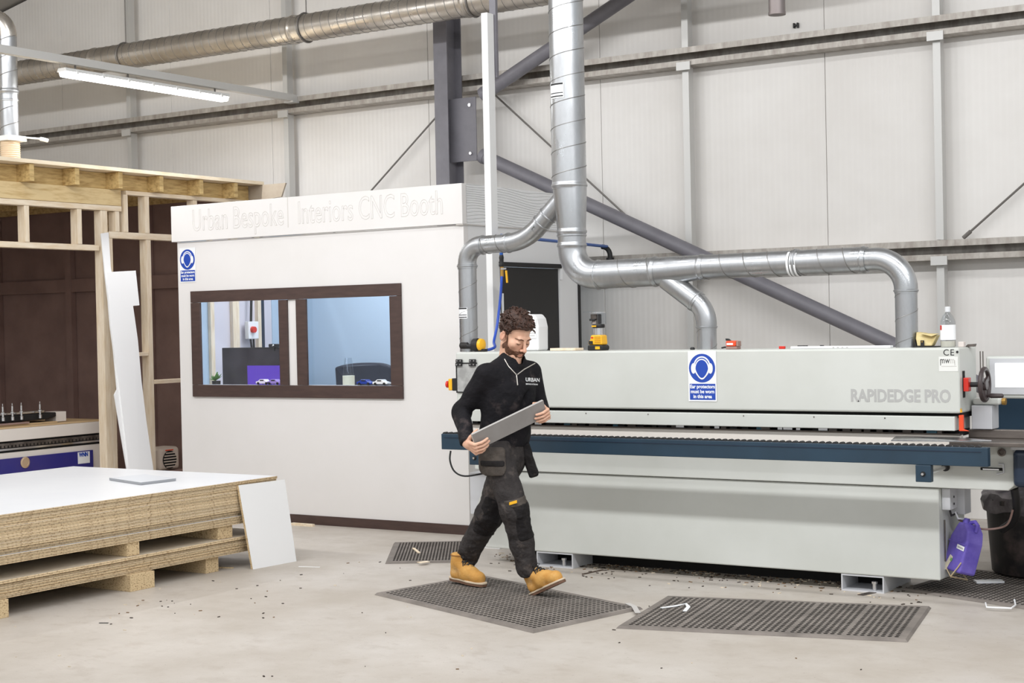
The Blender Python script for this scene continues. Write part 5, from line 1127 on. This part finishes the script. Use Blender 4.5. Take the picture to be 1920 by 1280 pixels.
mn = np.min([shR, shL, elR, elL, wrR, wrL, pel, nek], 0)-.20; mx2 = np.max([shR, shL, elR, elL, wrR, wrL, pel, nek], 0)+.20
sweater = sdf_obj('sweater', f_sweater, np.array([mn[0], mn[1], .86]), np.array([mx2[0], mx2[1], nek[2]+.07]), .0072, SWE, man)
def f_leg(P, h, k, a, r):
    d = cone(P, h, k, r[0], r[1]); return smin(d, cone(P, k, a, r[1]*.98, r[2]), .03)
def f_trousers(P):
    d = tor(P, pel+ZZ*.06, pel-ZZ*.03, .150, .155, .72)
    d = smin(d, f_leg(P, hipR, knR, anR, (.098, .080, .067)), .04)
    dl = f_leg(P, hipL, knL, anL, (.098, .082, .069))
    d = smin(d, dl, .02)
    g = .45+np.exp(-(np.linalg.norm(P-knR, axis=1)/.14)**2)+np.exp(-(np.linalg.norm(P-knL, axis=1)/.14)**2)+1.1*np.exp(-(np.linalg.norm(P-anR, axis=1)/.12)**2)+1.1*np.exp(-(np.linalg.norm(P-anL, axis=1)/.12)**2)
    d = d+wrinkle(P, .0075, 42, 8)*g+wrinkle(P*np.array([1, 1, 1.6]), .0026, 120, 17)*np.clip(g, 0, 1.3)
    for k, a in ((knR, anR), (knL, anL)):
        dn = nrm(a-k); d = np.maximum(d, np.where(np.linalg.norm(P-a, axis=1) < .2, (P-a)@dn-.040, -1))
    return np.maximum(d, (P-pel)@ZZ-.075)
mn = np.min([pel, hipR, hipL, knR, knL, anR, anL], 0)-.14; mx2 = np.max([pel, hipR, hipL, knR, knL, anR, anL], 0)+.14
lo_t = np.array([mn[0], mn[1], anR[2]-.09]); hi_t = np.array([mx2[0], mx2[1], pel[2]+.10])
trousers = sdf_obj('trousers', f_trousers, lo_t, hi_t, .0075, TRO, man)
def patch(name, m, c, R, hx, off, parent, rad=.02):
    f = lambda P: smax(f_trousers(P)-off, rbox(P, c, R, hx, rad), .004)
    return sdf_obj(name, f, np.array(c)-np.linalg.norm(hx)*1.05-.02, np.array(c)+np.linalg.norm(hx)*1.05+.02, .0055, m, parent, 1)
def frame_dn(d, front):
    d = nrm(d); f_ = nrm(np.array(front)-d*np.dot(front, d)); return [np.cross(d, f_), f_, d]
FW = nrm(AA*.72+TT*.62)
dR = nrm(anR-knR); dL = nrm(anL-knL)
kp = patch('knee_panel', PAD, knR+dR*.06+FW*.045, frame_dn(dR, FW), (.062, .05, .115), .004, trousers)
patch('knee_panel', PAD, knL+nrm(anL-knL)*.02+FW*.045, frame_dn(nrm(anL-hipL), FW), (.085, .065, .125), .004, trousers)
patch('knee_flap', POC, knR-dR*.055+FW*.04, frame_dn(dR, FW), (.066, .05, .022), .006, trousers, .008)
lc = M(962, 942, .285)
MB().obox(lc, AA*.022+ZZ*.006, TT*.003+AA*.001, ZZ*.008).build('yellow_label', YEL, trousers)
# holster pockets
hc = M(923, 864, .15)
def f_pock(P): return smax(smax(f_trousers(P)-.018, rbox(P, hc, [AA, TT, ZZ], (.082, .14, .085), .035), .01), -(f_trousers(P)-.004), .004)+wrinkle(P, .002, 60, 4)
hp_ = sdf_obj('holster_pocket', f_pock, hc-.17, hc+.17, .006, POC, trousers, 1)
band = lambda P: smax(f_trousers(P)-.0215, rbox(P, hc-ZZ*.012, [AA, TT, ZZ], (.074, .13, .018), .01), .004)
sdf_obj('pocket_band', band, hc-.16, hc+.16, .006, PAD, trousers, 1)
hl = M(992, 862, -.04)
sdf_obj('holster_pocket', lambda P: rbox(P, hl, [nrm(AA+ZZ*.30), TT, nrm(ZZ-AA*.30)], (.030, .06, .105), .014)+wrinkle(P, .004, 50, 5), hl-.15, hl+.15, .006, PAD, trousers, 1)
# ---------- boots
def boot(heel, toe, upv, name_):
    x = nrm(toe-heel); z = nrm(upv-x*np.dot(upv, x)); y = np.cross(z, x); R = np.array([x, y, z])
    def loc(P): return (P-heel)@R.T
    W = lambda p: heel+np.array(p)@R
    def f_up(P):
        q = loc(P); s_ = q*np.array([1, 1, 1.])
        d = cone(s_, (.052, 0, .055), (.062, 0, .165), .040, .047); d = smin(d, cone(s_, (.07, 0, .12), (.165, 0, .066), .042, .042), .035)
        d = smin(d, cone(s_, (.135, 0, .06), (.235, .002, .045), .044, .044), .03); d = smin(d, cone(s_, (.05, 0, .045), (.15, 0, .04), .038, .040), .02)
        d = d+.0016*np.sin(q[:, 0]*70+q[:, 2]*40); d = smax(d, .022-q[:, 2], .004); return smax(d, q[:, 2]-.178, .006)
    b = sdf_obj('boot', f_up, np.min([heel, toe], 0)-.22, np.max([heel, toe], 0)+.22, .0052, TAN, man, 2)
    def outline(k, off):
        pts = []
        for i in range(28):
            q = 2*math.pi*i/28; cx = .143; rx = .150+off
            xx = cx+rx*math.cos(q); ww = (.047 if math.cos(q) > -.2 else .042)+off-(.008 if -.45 < math.cos(q) < .1 else 0); pts.append(W((xx, ww*math.copysign(abs(math.sin(q))**.62, math.sin(q)), k)))
        return pts
    MB().prism(outline(0.0155, .002), z*.0105).build('midsole', MID, b, bev=.002)
    MB().prism(outline(0.0, .0), z*.015).build('sole', SOLE, b, bev=.002)
    lb = MB()
    for i in range(5):
        k = i/4; cx = .172-.085*k; cz = .104+.060*k; w = .029
        lb.tube([W((cx-.008, -w, cz-.016)), W((cx, -w*.5, cz+.002)), W((cx+.006, 0, cz+.006)), W((cx+.012, w*.5, cz+.002)), W((cx+.008, w, cz-.016))], .0042, 6)
        lb.tube([W((cx+.012, -w, cz-.018)), W((cx+.004, 0, cz+.008)), W((cx-.010, w, cz-.014))], .004, 6)
    for sy in (-1, 1):
        lb.tube([W((.112, 0, .168)), W((.118, sy*.018, .172)), W((.130, sy*.03, .158)), W((.115, sy*.02, .15)), W((.10, 0, .158))], .003, 6).tube([W((.10, 0, .16)), W((.128, sy*.028, .135)), W((.135, sy*.035, .11))], .003, 6)
    lb.build('laces', BLACK, b)
    MB().tube([W((.062+.046*math.cos(q), .046*math.sin(q), .166)) for q in np.linspace(0, 2*math.pi, 21)[:-1]], .006, 8, closed=True).build('collar', mat('boot_collar', (150, 104, 50), 0.8), b)
    return b
hR = M(999, 1118, .155); tR = hR+nrm(AA*.62+TT*.66+ZZ*.39)*.30
boot(hR, tR, nrm(knR-anR)+ZZ*.6, 'front')
toeL = at(909, 1100, Z=0.016); hL_ = toeL-nrm(AA*.70+TT*.66-ZZ*.05)*.29
boot(hL_, toeL, nrm(knL-anL)*1.1+ZZ*.9, 'rear')
# ---------- head
HYAW, HP = math.radians(40), math.radians(32)
Hf0 = AA*math.sin(HYAW)+TT*math.cos(HYAW); HF = nrm(Hf0*math.cos(HP)-ZZ*math.sin(HP)); HRt = nrm(np.cross(HF, ZZ)); HU = np.cross(HRt, HF)
HC_ = M(965, 629, .005); HM = np.array([HRt, HF, HU])
HS = 1.06
def hloc(P): return (P-HC_)@HM.T/HS
def hw(p): return HC_+HS*np.array(p, float)@HM
def f_skull(q):
    d = ell(q, (0, -.012, .045), (.074, .096, .084)); d = smin(d, ell(q, (0, .032, -.035), (.060, .060, .088)), .03)
    d = smin(d, sph(q, (0, .072, -.102), .018), .025)
    for s_ in (-1, 1):
        d = smin(d, cone(q, (s_*.054, .0, -.055), (s_*.012, .070, -.104), .018, .016), .025); d = smin(d, sph(q, (s_*.044, .058, -.018), .024), .02)
    return d
def f_head(q):
    d = f_skull(q)
    d = smin(d, cone(q, (-.034, .082, .026), (.034, .082, .026), .0115, .0115), .014)
    for s_ in (-1, 1):
        d = smax(d, -sph(q, (s_*.032, .106, .006), .016), .014); d = smin(d, ell(q, (s_*.032, .081, .004), (.016, .0125, .0115)), .004)
    d = smin(d, cone(q, (0, .092, .014), (0, .119, -.030), .0078, .0115), .010)
    for s_ in (-1, 1): d = smin(d, sph(q, (s_*.013, .105, -.036), .0088), .007)
    d = smin(d, ell(q, (0, .091, -.063), (.026, .014, .0075)), .006); d = smin(d, ell(q, (0, .090, -.0755), (.023, .0135, .0080)), .005)
    d = smax(d, -cone(q, (-.026, .103, -.0695), (.026, .103, -.0695), .0022, .0022), .003)
    for s_ in (-1, 1):
        e = q-np.array([s_*.078, -.008, -.004]); e2 = np.stack([e[:, 0]-s_*.25*np.abs(e[:, 1]), e[:, 1], e[:, 2]], -1)
        ear = ell(e2, (0, -.002, 0), (.009, .020, .032)); ear = smax(ear, -ell(e2, (s_*.011, .002, .004), (.007, .010, .018)), .006); d = smin(d, ear, .006)
    return d
neckb = hloc((shc+ZZ*.02-FB*.01)[None])[0]
def f_headneck(q): return smin(f_head(q), cone(q, (0, -.012, -.06), neckb, .056, .062), .022)
hv, hF = surf(f_headneck, (-.11, -.15, -.27), (.11, .15, .15), .0034)
# ---------- hands
def hand(wr, fd, dors, flex, thumb, side, spread=1.0, sc=1.0):
    """five fingered hand: wr wrist, fd towards fingers, dors back of hand, side +1 right -1 left"""
    x = nrm(fd); z = nrm(dors-x*np.dot(dors, x)); y = np.cross(z, x)*side
    def loc(P): d = P-wr; return np.stack([d@x, d@y, d@z], -1)/sc
    ch = []; ys = (.033, .0115, -.0105, -.031)
    pal = []
    for i, yy_ in enumerate(ys): pal.append(((.0, yy_*.45, -.002), (.088-(.006 if i == 3 else 0)-(.002 if i == 0 else 0), yy_, 0), .0150, .0112))
    ln = ((.043, .026, .020), (.047, .030, .021), (.043, .028, .020), (.034, .020, .018))
    for i in range(4):
        p = np.array(pal[i][1]); a = 0; r0 = (.0098, .0100, .0096, .0086)[i]
        lat = (.05, 0, -.05, -.10)[i]*spread
        for j in range(3):
            a += flex[i][j]; d_ = np.array([math.cos(a)*math.cos(lat), math.sin(lat), -math.sin(a)*math.cos(lat)]); e = p+d_*ln[i][j]; ch.append((p, e, r0-.0007*j, r0-.0007*(j+1))); p = e
    tp = [np.array(q) for q in thumb]
    th = [(tp[0], tp[1], .0165, .0125), (tp[1], tp[2], .0120, .0108), (tp[2], tp[3], .0106, .0088)]
    def f(P):
        q = loc(P); d = None
        for a, b, r0, r1 in pal: e = cone(q, a, b, r0, r1); d = e if d is None else smin(d, e, .010)
        d = smin(d, cone(q, (-.012, 0, 0), (.012, 0, 0), .024, .024), .015)
        fs_ = None
        for k in range(4):
            e = None
            for a, b, r0, r1 in ch[3*k:3*k+3]: g = cone(q, a, b, r0, r1); e = g if e is None else smin(e, g, .003)
            d = smin(d, e, .0035)
        e = None
        for a, b, r0, r1 in th: g = cone(q, a, b, r0, r1); e = g if e is None else smin(e, g, .004)
        return smin(d, e, .006)*sc
    c = wr+x*.07
    return surf(f, c-.15, c+.15, .0031)
BRD = mat('grey_board_face', (140, 136, 133), 0.5, rgb2=(131, 127, 124), nscale=6); BRDE = mat('grey_board_edge', (176, 173, 169), 0.5)
bw = .054
mb = MB().obox(bcen+by_*.009, bx_*(blen/2+.006), by_*.009, bz_*bw, 0)
bo = mb.build('grey_board', [BRD, BRDE], None, bev=.0008)
for p in bo.data.polygons:
    if abs(np.dot(np.array(p.normal), by_)) < .5: p.material_index = 1
tag(bo, 'small grey rectangular board held in both hands by the walking man', 'board')
R_ = math.radians
flexH = [(R_(66), R_(24), R_(12)), (R_(70), R_(26), R_(12)), (R_(72), R_(28), R_(14)), (R_(74), R_(28), R_(16))]
thumb_ = [(.012, .020, -.004), (.020, .046, -.022), (.030, .066, -.044), (.034, .078, -.064)]
v1, F1 = hand(handRw, nrm(-by_+bx_*.10-bz_*.12), -bx_, flexH, thumb_, 1)
v2, F2 = hand(handLw, nrm(-by_-bx_*.10-bz_*.12), bx_, flexH, thumb_, -1, sc=.97)
# ---------- one body mesh: head and neck, hands, and the limbs under the clothes
def f_under(P):
    d = tor(P, pel, wai, .125, .120, .66); d = smin(d, tor(P, wai, che, .12, .14, .66), .05); d = smin(d, tor(P, che, shc-ZZ*.02, .138, .10, .62), .05)
    d = smin(d, cone(P, shc-ZZ*.02, HC_-ZZ*.10, .050, .050), .03)
    for a, b, c_ in ((shR, elR, handRw), (shL, elL, handLw)): d = smin(d, smin(cone(P, a, b, .046, .037), cone(P, b, c_, .036, .021), .01), .03)
    for a, b, c_ in ((hipR, knR, anR), (hipL, knL, anL)): d = smin(d, smin(cone(P, a, b, .068, .048), cone(P, b, c_, .045, .036), .02), .03)
    return d
allp = np.array([shR, shL, elR, elL, handRw, handLw, hipR, hipL, knR, knL, anR, anL, shc])
v0, F0 = surf(f_under, allp.min(0)-.12, allp.max(0)+.12, .014)
hvw = HC_+HS*hv@HM
# face winding: the head frame is right handed when det > 0
if np.linalg.det(HM) < 0: hF = hF[:, ::-1]
V_ = np.concatenate([v0, hvw, v1, v2]); n0, n1, n2 = len(v0), len(hvw), len(v1)
Fc = np.concatenate([F0, hF+n0, F1+n0+n1, F2+n0+n1+n2])
me = bpy.data.meshes.new('body'); me.from_pydata(V_.tolist(), [], Fc.tolist()); me.materials.append(SKIN)
me.polygons.foreach_set('use_smooth', [True]*len(me.polygons)); me.update()
# natural skin colour variation (lips, cheeks, ears, knuckles)
colr = np.tile(np.array([1, 1, 1, 1.]), (len(V_), 1)); q = hv
lip = np.exp(-(((q[:, 0]/.024)**2+((q[:, 2]+.0695)/.011)**2)))*(q[:, 1] > .07); ck = np.exp(-((np.abs(q[:, 0])-.045)**2+(q[:, 2]+.03)**2)/.022**2)*(q[:, 1] > .02); er = (np.abs(q[:, 0]) > .072)*1.0*(np.abs(q[:, 2]) < .05); ns = np.exp(-((q[:, 0]/.016)**2+((q[:, 2]+.03)/.016)**2))*(q[:, 1] > .09)
k = np.clip(.85*lip+.28*ck+.3*er+.25*ns, 0, 1)
colr[n0:n0+n1, 1] = 1-.42*k; colr[n0:n0+n1, 2] = 1-.42*k; colr[n0:n0+n1, 0] = 1-.12*k
ca = me.color_attributes.new('tint', 'FLOAT_COLOR', 'POINT'); ca.data.foreach_set('color', colr.ravel())
nt = SKIN.node_tree; at_ = nt.nodes.new('ShaderNodeAttribute'); at_.attribute_name = 'tint'; mm = nt.nodes.new('ShaderNodeMix'); mm.data_type = 'RGBA'; mm.blend_type = 'MULTIPLY'; mm.inputs['Factor'].default_value = 1
bsd = nt.nodes['Principled BSDF']; nt.links.new(bsd.inputs['Base Color'].links[0].from_socket, mm.inputs['A']); nt.links.new(at_.outputs['Color'], mm.inputs['B']); nt.links.new(mm.outputs['Result'], bsd.inputs['Base Color'])
body = bpy.data.objects.new('body', me); COL.objects.link(body); link(body, man)
# ---------- hair, beard, brows, eyes
def hsdf(name, f, lo, hi, h, m, parent, sm=1):
    v, F = surf(f, lo, hi, h); v = HC_+HS*v@HM
    me = bpy.data.meshes.new(name); me.from_pydata(v.tolist(), [], F.tolist()); me.materials.append(m); me.polygons.foreach_set('use_smooth', [True]*len(me.polygons)); me.update()
    o = bpy.data.objects.new(name, me); COL.objects.link(o); link(o, parent); return o
def hairline(y): return np.interp(y, [-.12, -.06, -.02, .005, .018, .032, .05, .075, .11], [-.060, -.045, -.016, .008, .018, .050, .074, .084, .090])
def hairthick(q): return np.interp(q[:, 2], [-.06, 0, .05, .09, .13], [.003, .006, .010, .019, .022])
def f_hair(q):
    d = f_skull(q)-hairthick(q)+wrinkle(q, .0045, 150, 12)*np.clip((q[:, 2]+.02)/.08, .2, 1); d = smax(d, hairline(q[:, 1])+wrinkle(q, .004, 190, 2)-q[:, 2], .006)
    for s_ in (-1, 1): d = smax(d, -ell(q, (s_*.080, -.006, -.008), (.014, .024, .036)), .004)
    return d
hair = hsdf('hair', f_hair, (-.12, -.15, -.09), (.12, .14, .175), .0038, HAIR, man)
rh = np.random.RandomState(4); mb = MB(); nC = 0
while nC < 300:
    u_ = rh.normal(size=3); u_ /= np.linalg.norm(u_); p = np.array([0, -.012, .045])+u_*np.array([.074, .096, .084])
    if p[2] < hairline(p[1])+.012: continue
    tk = float(hairthick(p[None])[0]); b = p+u_*tk*.6; sw = np.cross(u_, nrm(rh.normal(size=3))); sw = nrm(sw*.8+np.cross(u_, np.cross(np.array([.25, 1.0, .15]), u_))*1.3); sw = nrm(sw-u_*np.dot(sw, u_)); ln = (.026+.026*rh.rand())*(.4 if p[2] < .04 else 1); cw = rh.uniform(-.55, .55)
    pts = []
    for i in range(6):
        k = i/5; ang = cw*2.6*k; pts.append(hw(b+u_*(tk*.6+.006)*math.sin(k*2.2)+(sw*math.sin(ang+.5)+np.cross(u_, sw)*(1-math.cos(ang)))*ln*.7))
    mb.tube(pts, [.0036, .0044, .0044, .0038, .0026, .0008], 5); nC += 1
mb.build('hair_locks', HAIR, hair)
def beardtop(y): return np.interp(y, [-.01, .012, .022, .035, .055, .08, .10, .13], [.034, .030, .004, -.032, -.052, -.056, -.047, -.045])
def f_beard(q):
    th = np.interp(q[:, 1], [.0, .02, .04, .1], [.0022, .003, .0050, .0050]); d = f_head(q)-th+wrinkle(q, .0018, 260, 6)
    d = smax(d, q[:, 2]-beardtop(q[:, 1])+wrinkle(q, .003, 180, 9), .004); d = smax(d, .012-q[:, 1]-np.clip(-q[:, 2]-.03, 0, .02)*.5, .003)
    d = smax(d, -ell(q, (0, .10, -.0695), (.025, .03, .0125)), .003)
    d = smax(d, -.128-q[:, 2], .006); return smax(d, -(f_head(q)+.004), .002)
hsdf('beard', f_beard, (-.10, -.02, -.14), (.10, .14, .05), .0033, BEARD, man)
def onface(x, z, off=.0):
    ys_ = np.linspace(.14, .0, 281); q = np.stack([np.full(281, x), ys_, np.full(281, z)], -1); d = f_head(q); i = int(np.argmax(d < off)); return np.array([x, ys_[i], z])
for s_ in (-1, 1):
    pts = [onface(s_*x, z, .0012) for x, z in ((.014, .0245), (.024, .0285), (.034, .030), (.044, .0275), (.052, .022))]
    MB().tube([hw(p) for p in pts], [.0022, .0036, .0038, .003, .0012], 8).build('eyebrow', BEARD, man)
    c = hw((s_*.032, .0805, .0032)); ey = MB().lathe([(.0001, -.0118)]+[(.0118*math.cos(a), .0118*math.sin(a)) for a in np.linspace(-1.4, 1.4, 12)]+[(.0001, .0118)], c, (HRt, HF, HU), 20).build('eye', SWHITE, man)
    pts = [onface(s_*x, z, .0008) for x, z in ((.0185, -.0020), (.025, -.0045), (.032, -.0055), (.039, -.0040), (.0465, .0005))]
    MB().tube([hw(p) for p in pts], [.0008, .0018, .002, .0019, .0009], 8).build('eyelashes', mat('lash_brown', (48, 30, 24), .7), man)
# ---------- collar, zip, shirt, chest lettering
from mathutils.bvhtree import BVHTree
dg = bpy.context.evaluated_depsgraph_get(); bvh = BVHTree.FromPolygons([tuple(v.co) for v in sweater.data.vertices], [tuple(p.vertices) for p in sweater.data.polygons])
def onsw(px, py, off=.003):
    d = nrm(M(px, py, 0)-CAM); h = bvh.ray_cast(Vector(CAM), Vector(d)); return np.array(h[0])-d*off if h[0] is not None else None
sh = sdf_obj('undershirt', lambda P: smax(cone(P, shc-ZZ*.06+FB*.02, nek-ZZ*.055+FB*.018, .075, .060), (P-(nek-ZZ*.048))@ZZ+.25*((P-nek)@FB), .004), nek-.20, nek+.10, .006, mat('black_shirt', (20, 19, 21), .85, spec=.2), man, 1)
def zp(pl, r, name, m, par):
    pts = [p for p in (onsw(*q) for q in pl) if p is not None]
    return MB().tube(pts, r, 8).build(name, m, par)
ZIP = mat('zip_metal', (206, 200, 192), .35, .6)
def ln_(a, b, n): return [(a[0]+(b[0]-a[0])*i/n, a[1]+(b[1]-a[1])*i/n) for i in range(n+1)]
zp(ln_((946, 673), (952, 684), 4)+ln_((954, 687), (968, 702), 5), .0032, 'zip_edge', ZIP, sweater)
zp(ln_((1003, 681), (985, 691), 5)+ln_((983, 692), (970, 702), 4), .0032, 'zip_edge', ZIP, sweater)
zp(ln_((968.5, 703), (970.5, 722), 6), .0038, 'zip_pull', ZIP, sweater)
def chest_text(body_, size, px, py, m, sx=1.0, off=0.0):
    o = text_mesh(body_, 1.0, (0, 0, 0), UX, UY, m, 'chest_lettering', None, ext=0.0, offset=off)
    n = len(o.data.vertices)
    for v in o.data.vertices:
        p = onsw(px+v.co.x*size*sx, py-v.co.y*size+.045*v.co.x*size*sx, .0025); v.co = Vector(p) if p is not None else v.co
    link(o, sweater)
chest_text('URBAN', 10.0, 985.5, 714.5, SWHITE, .80, .02); chest_text('BESPOKE INTERIORS', 3.6, 986, 720.8, SWHITE, .68, .025)
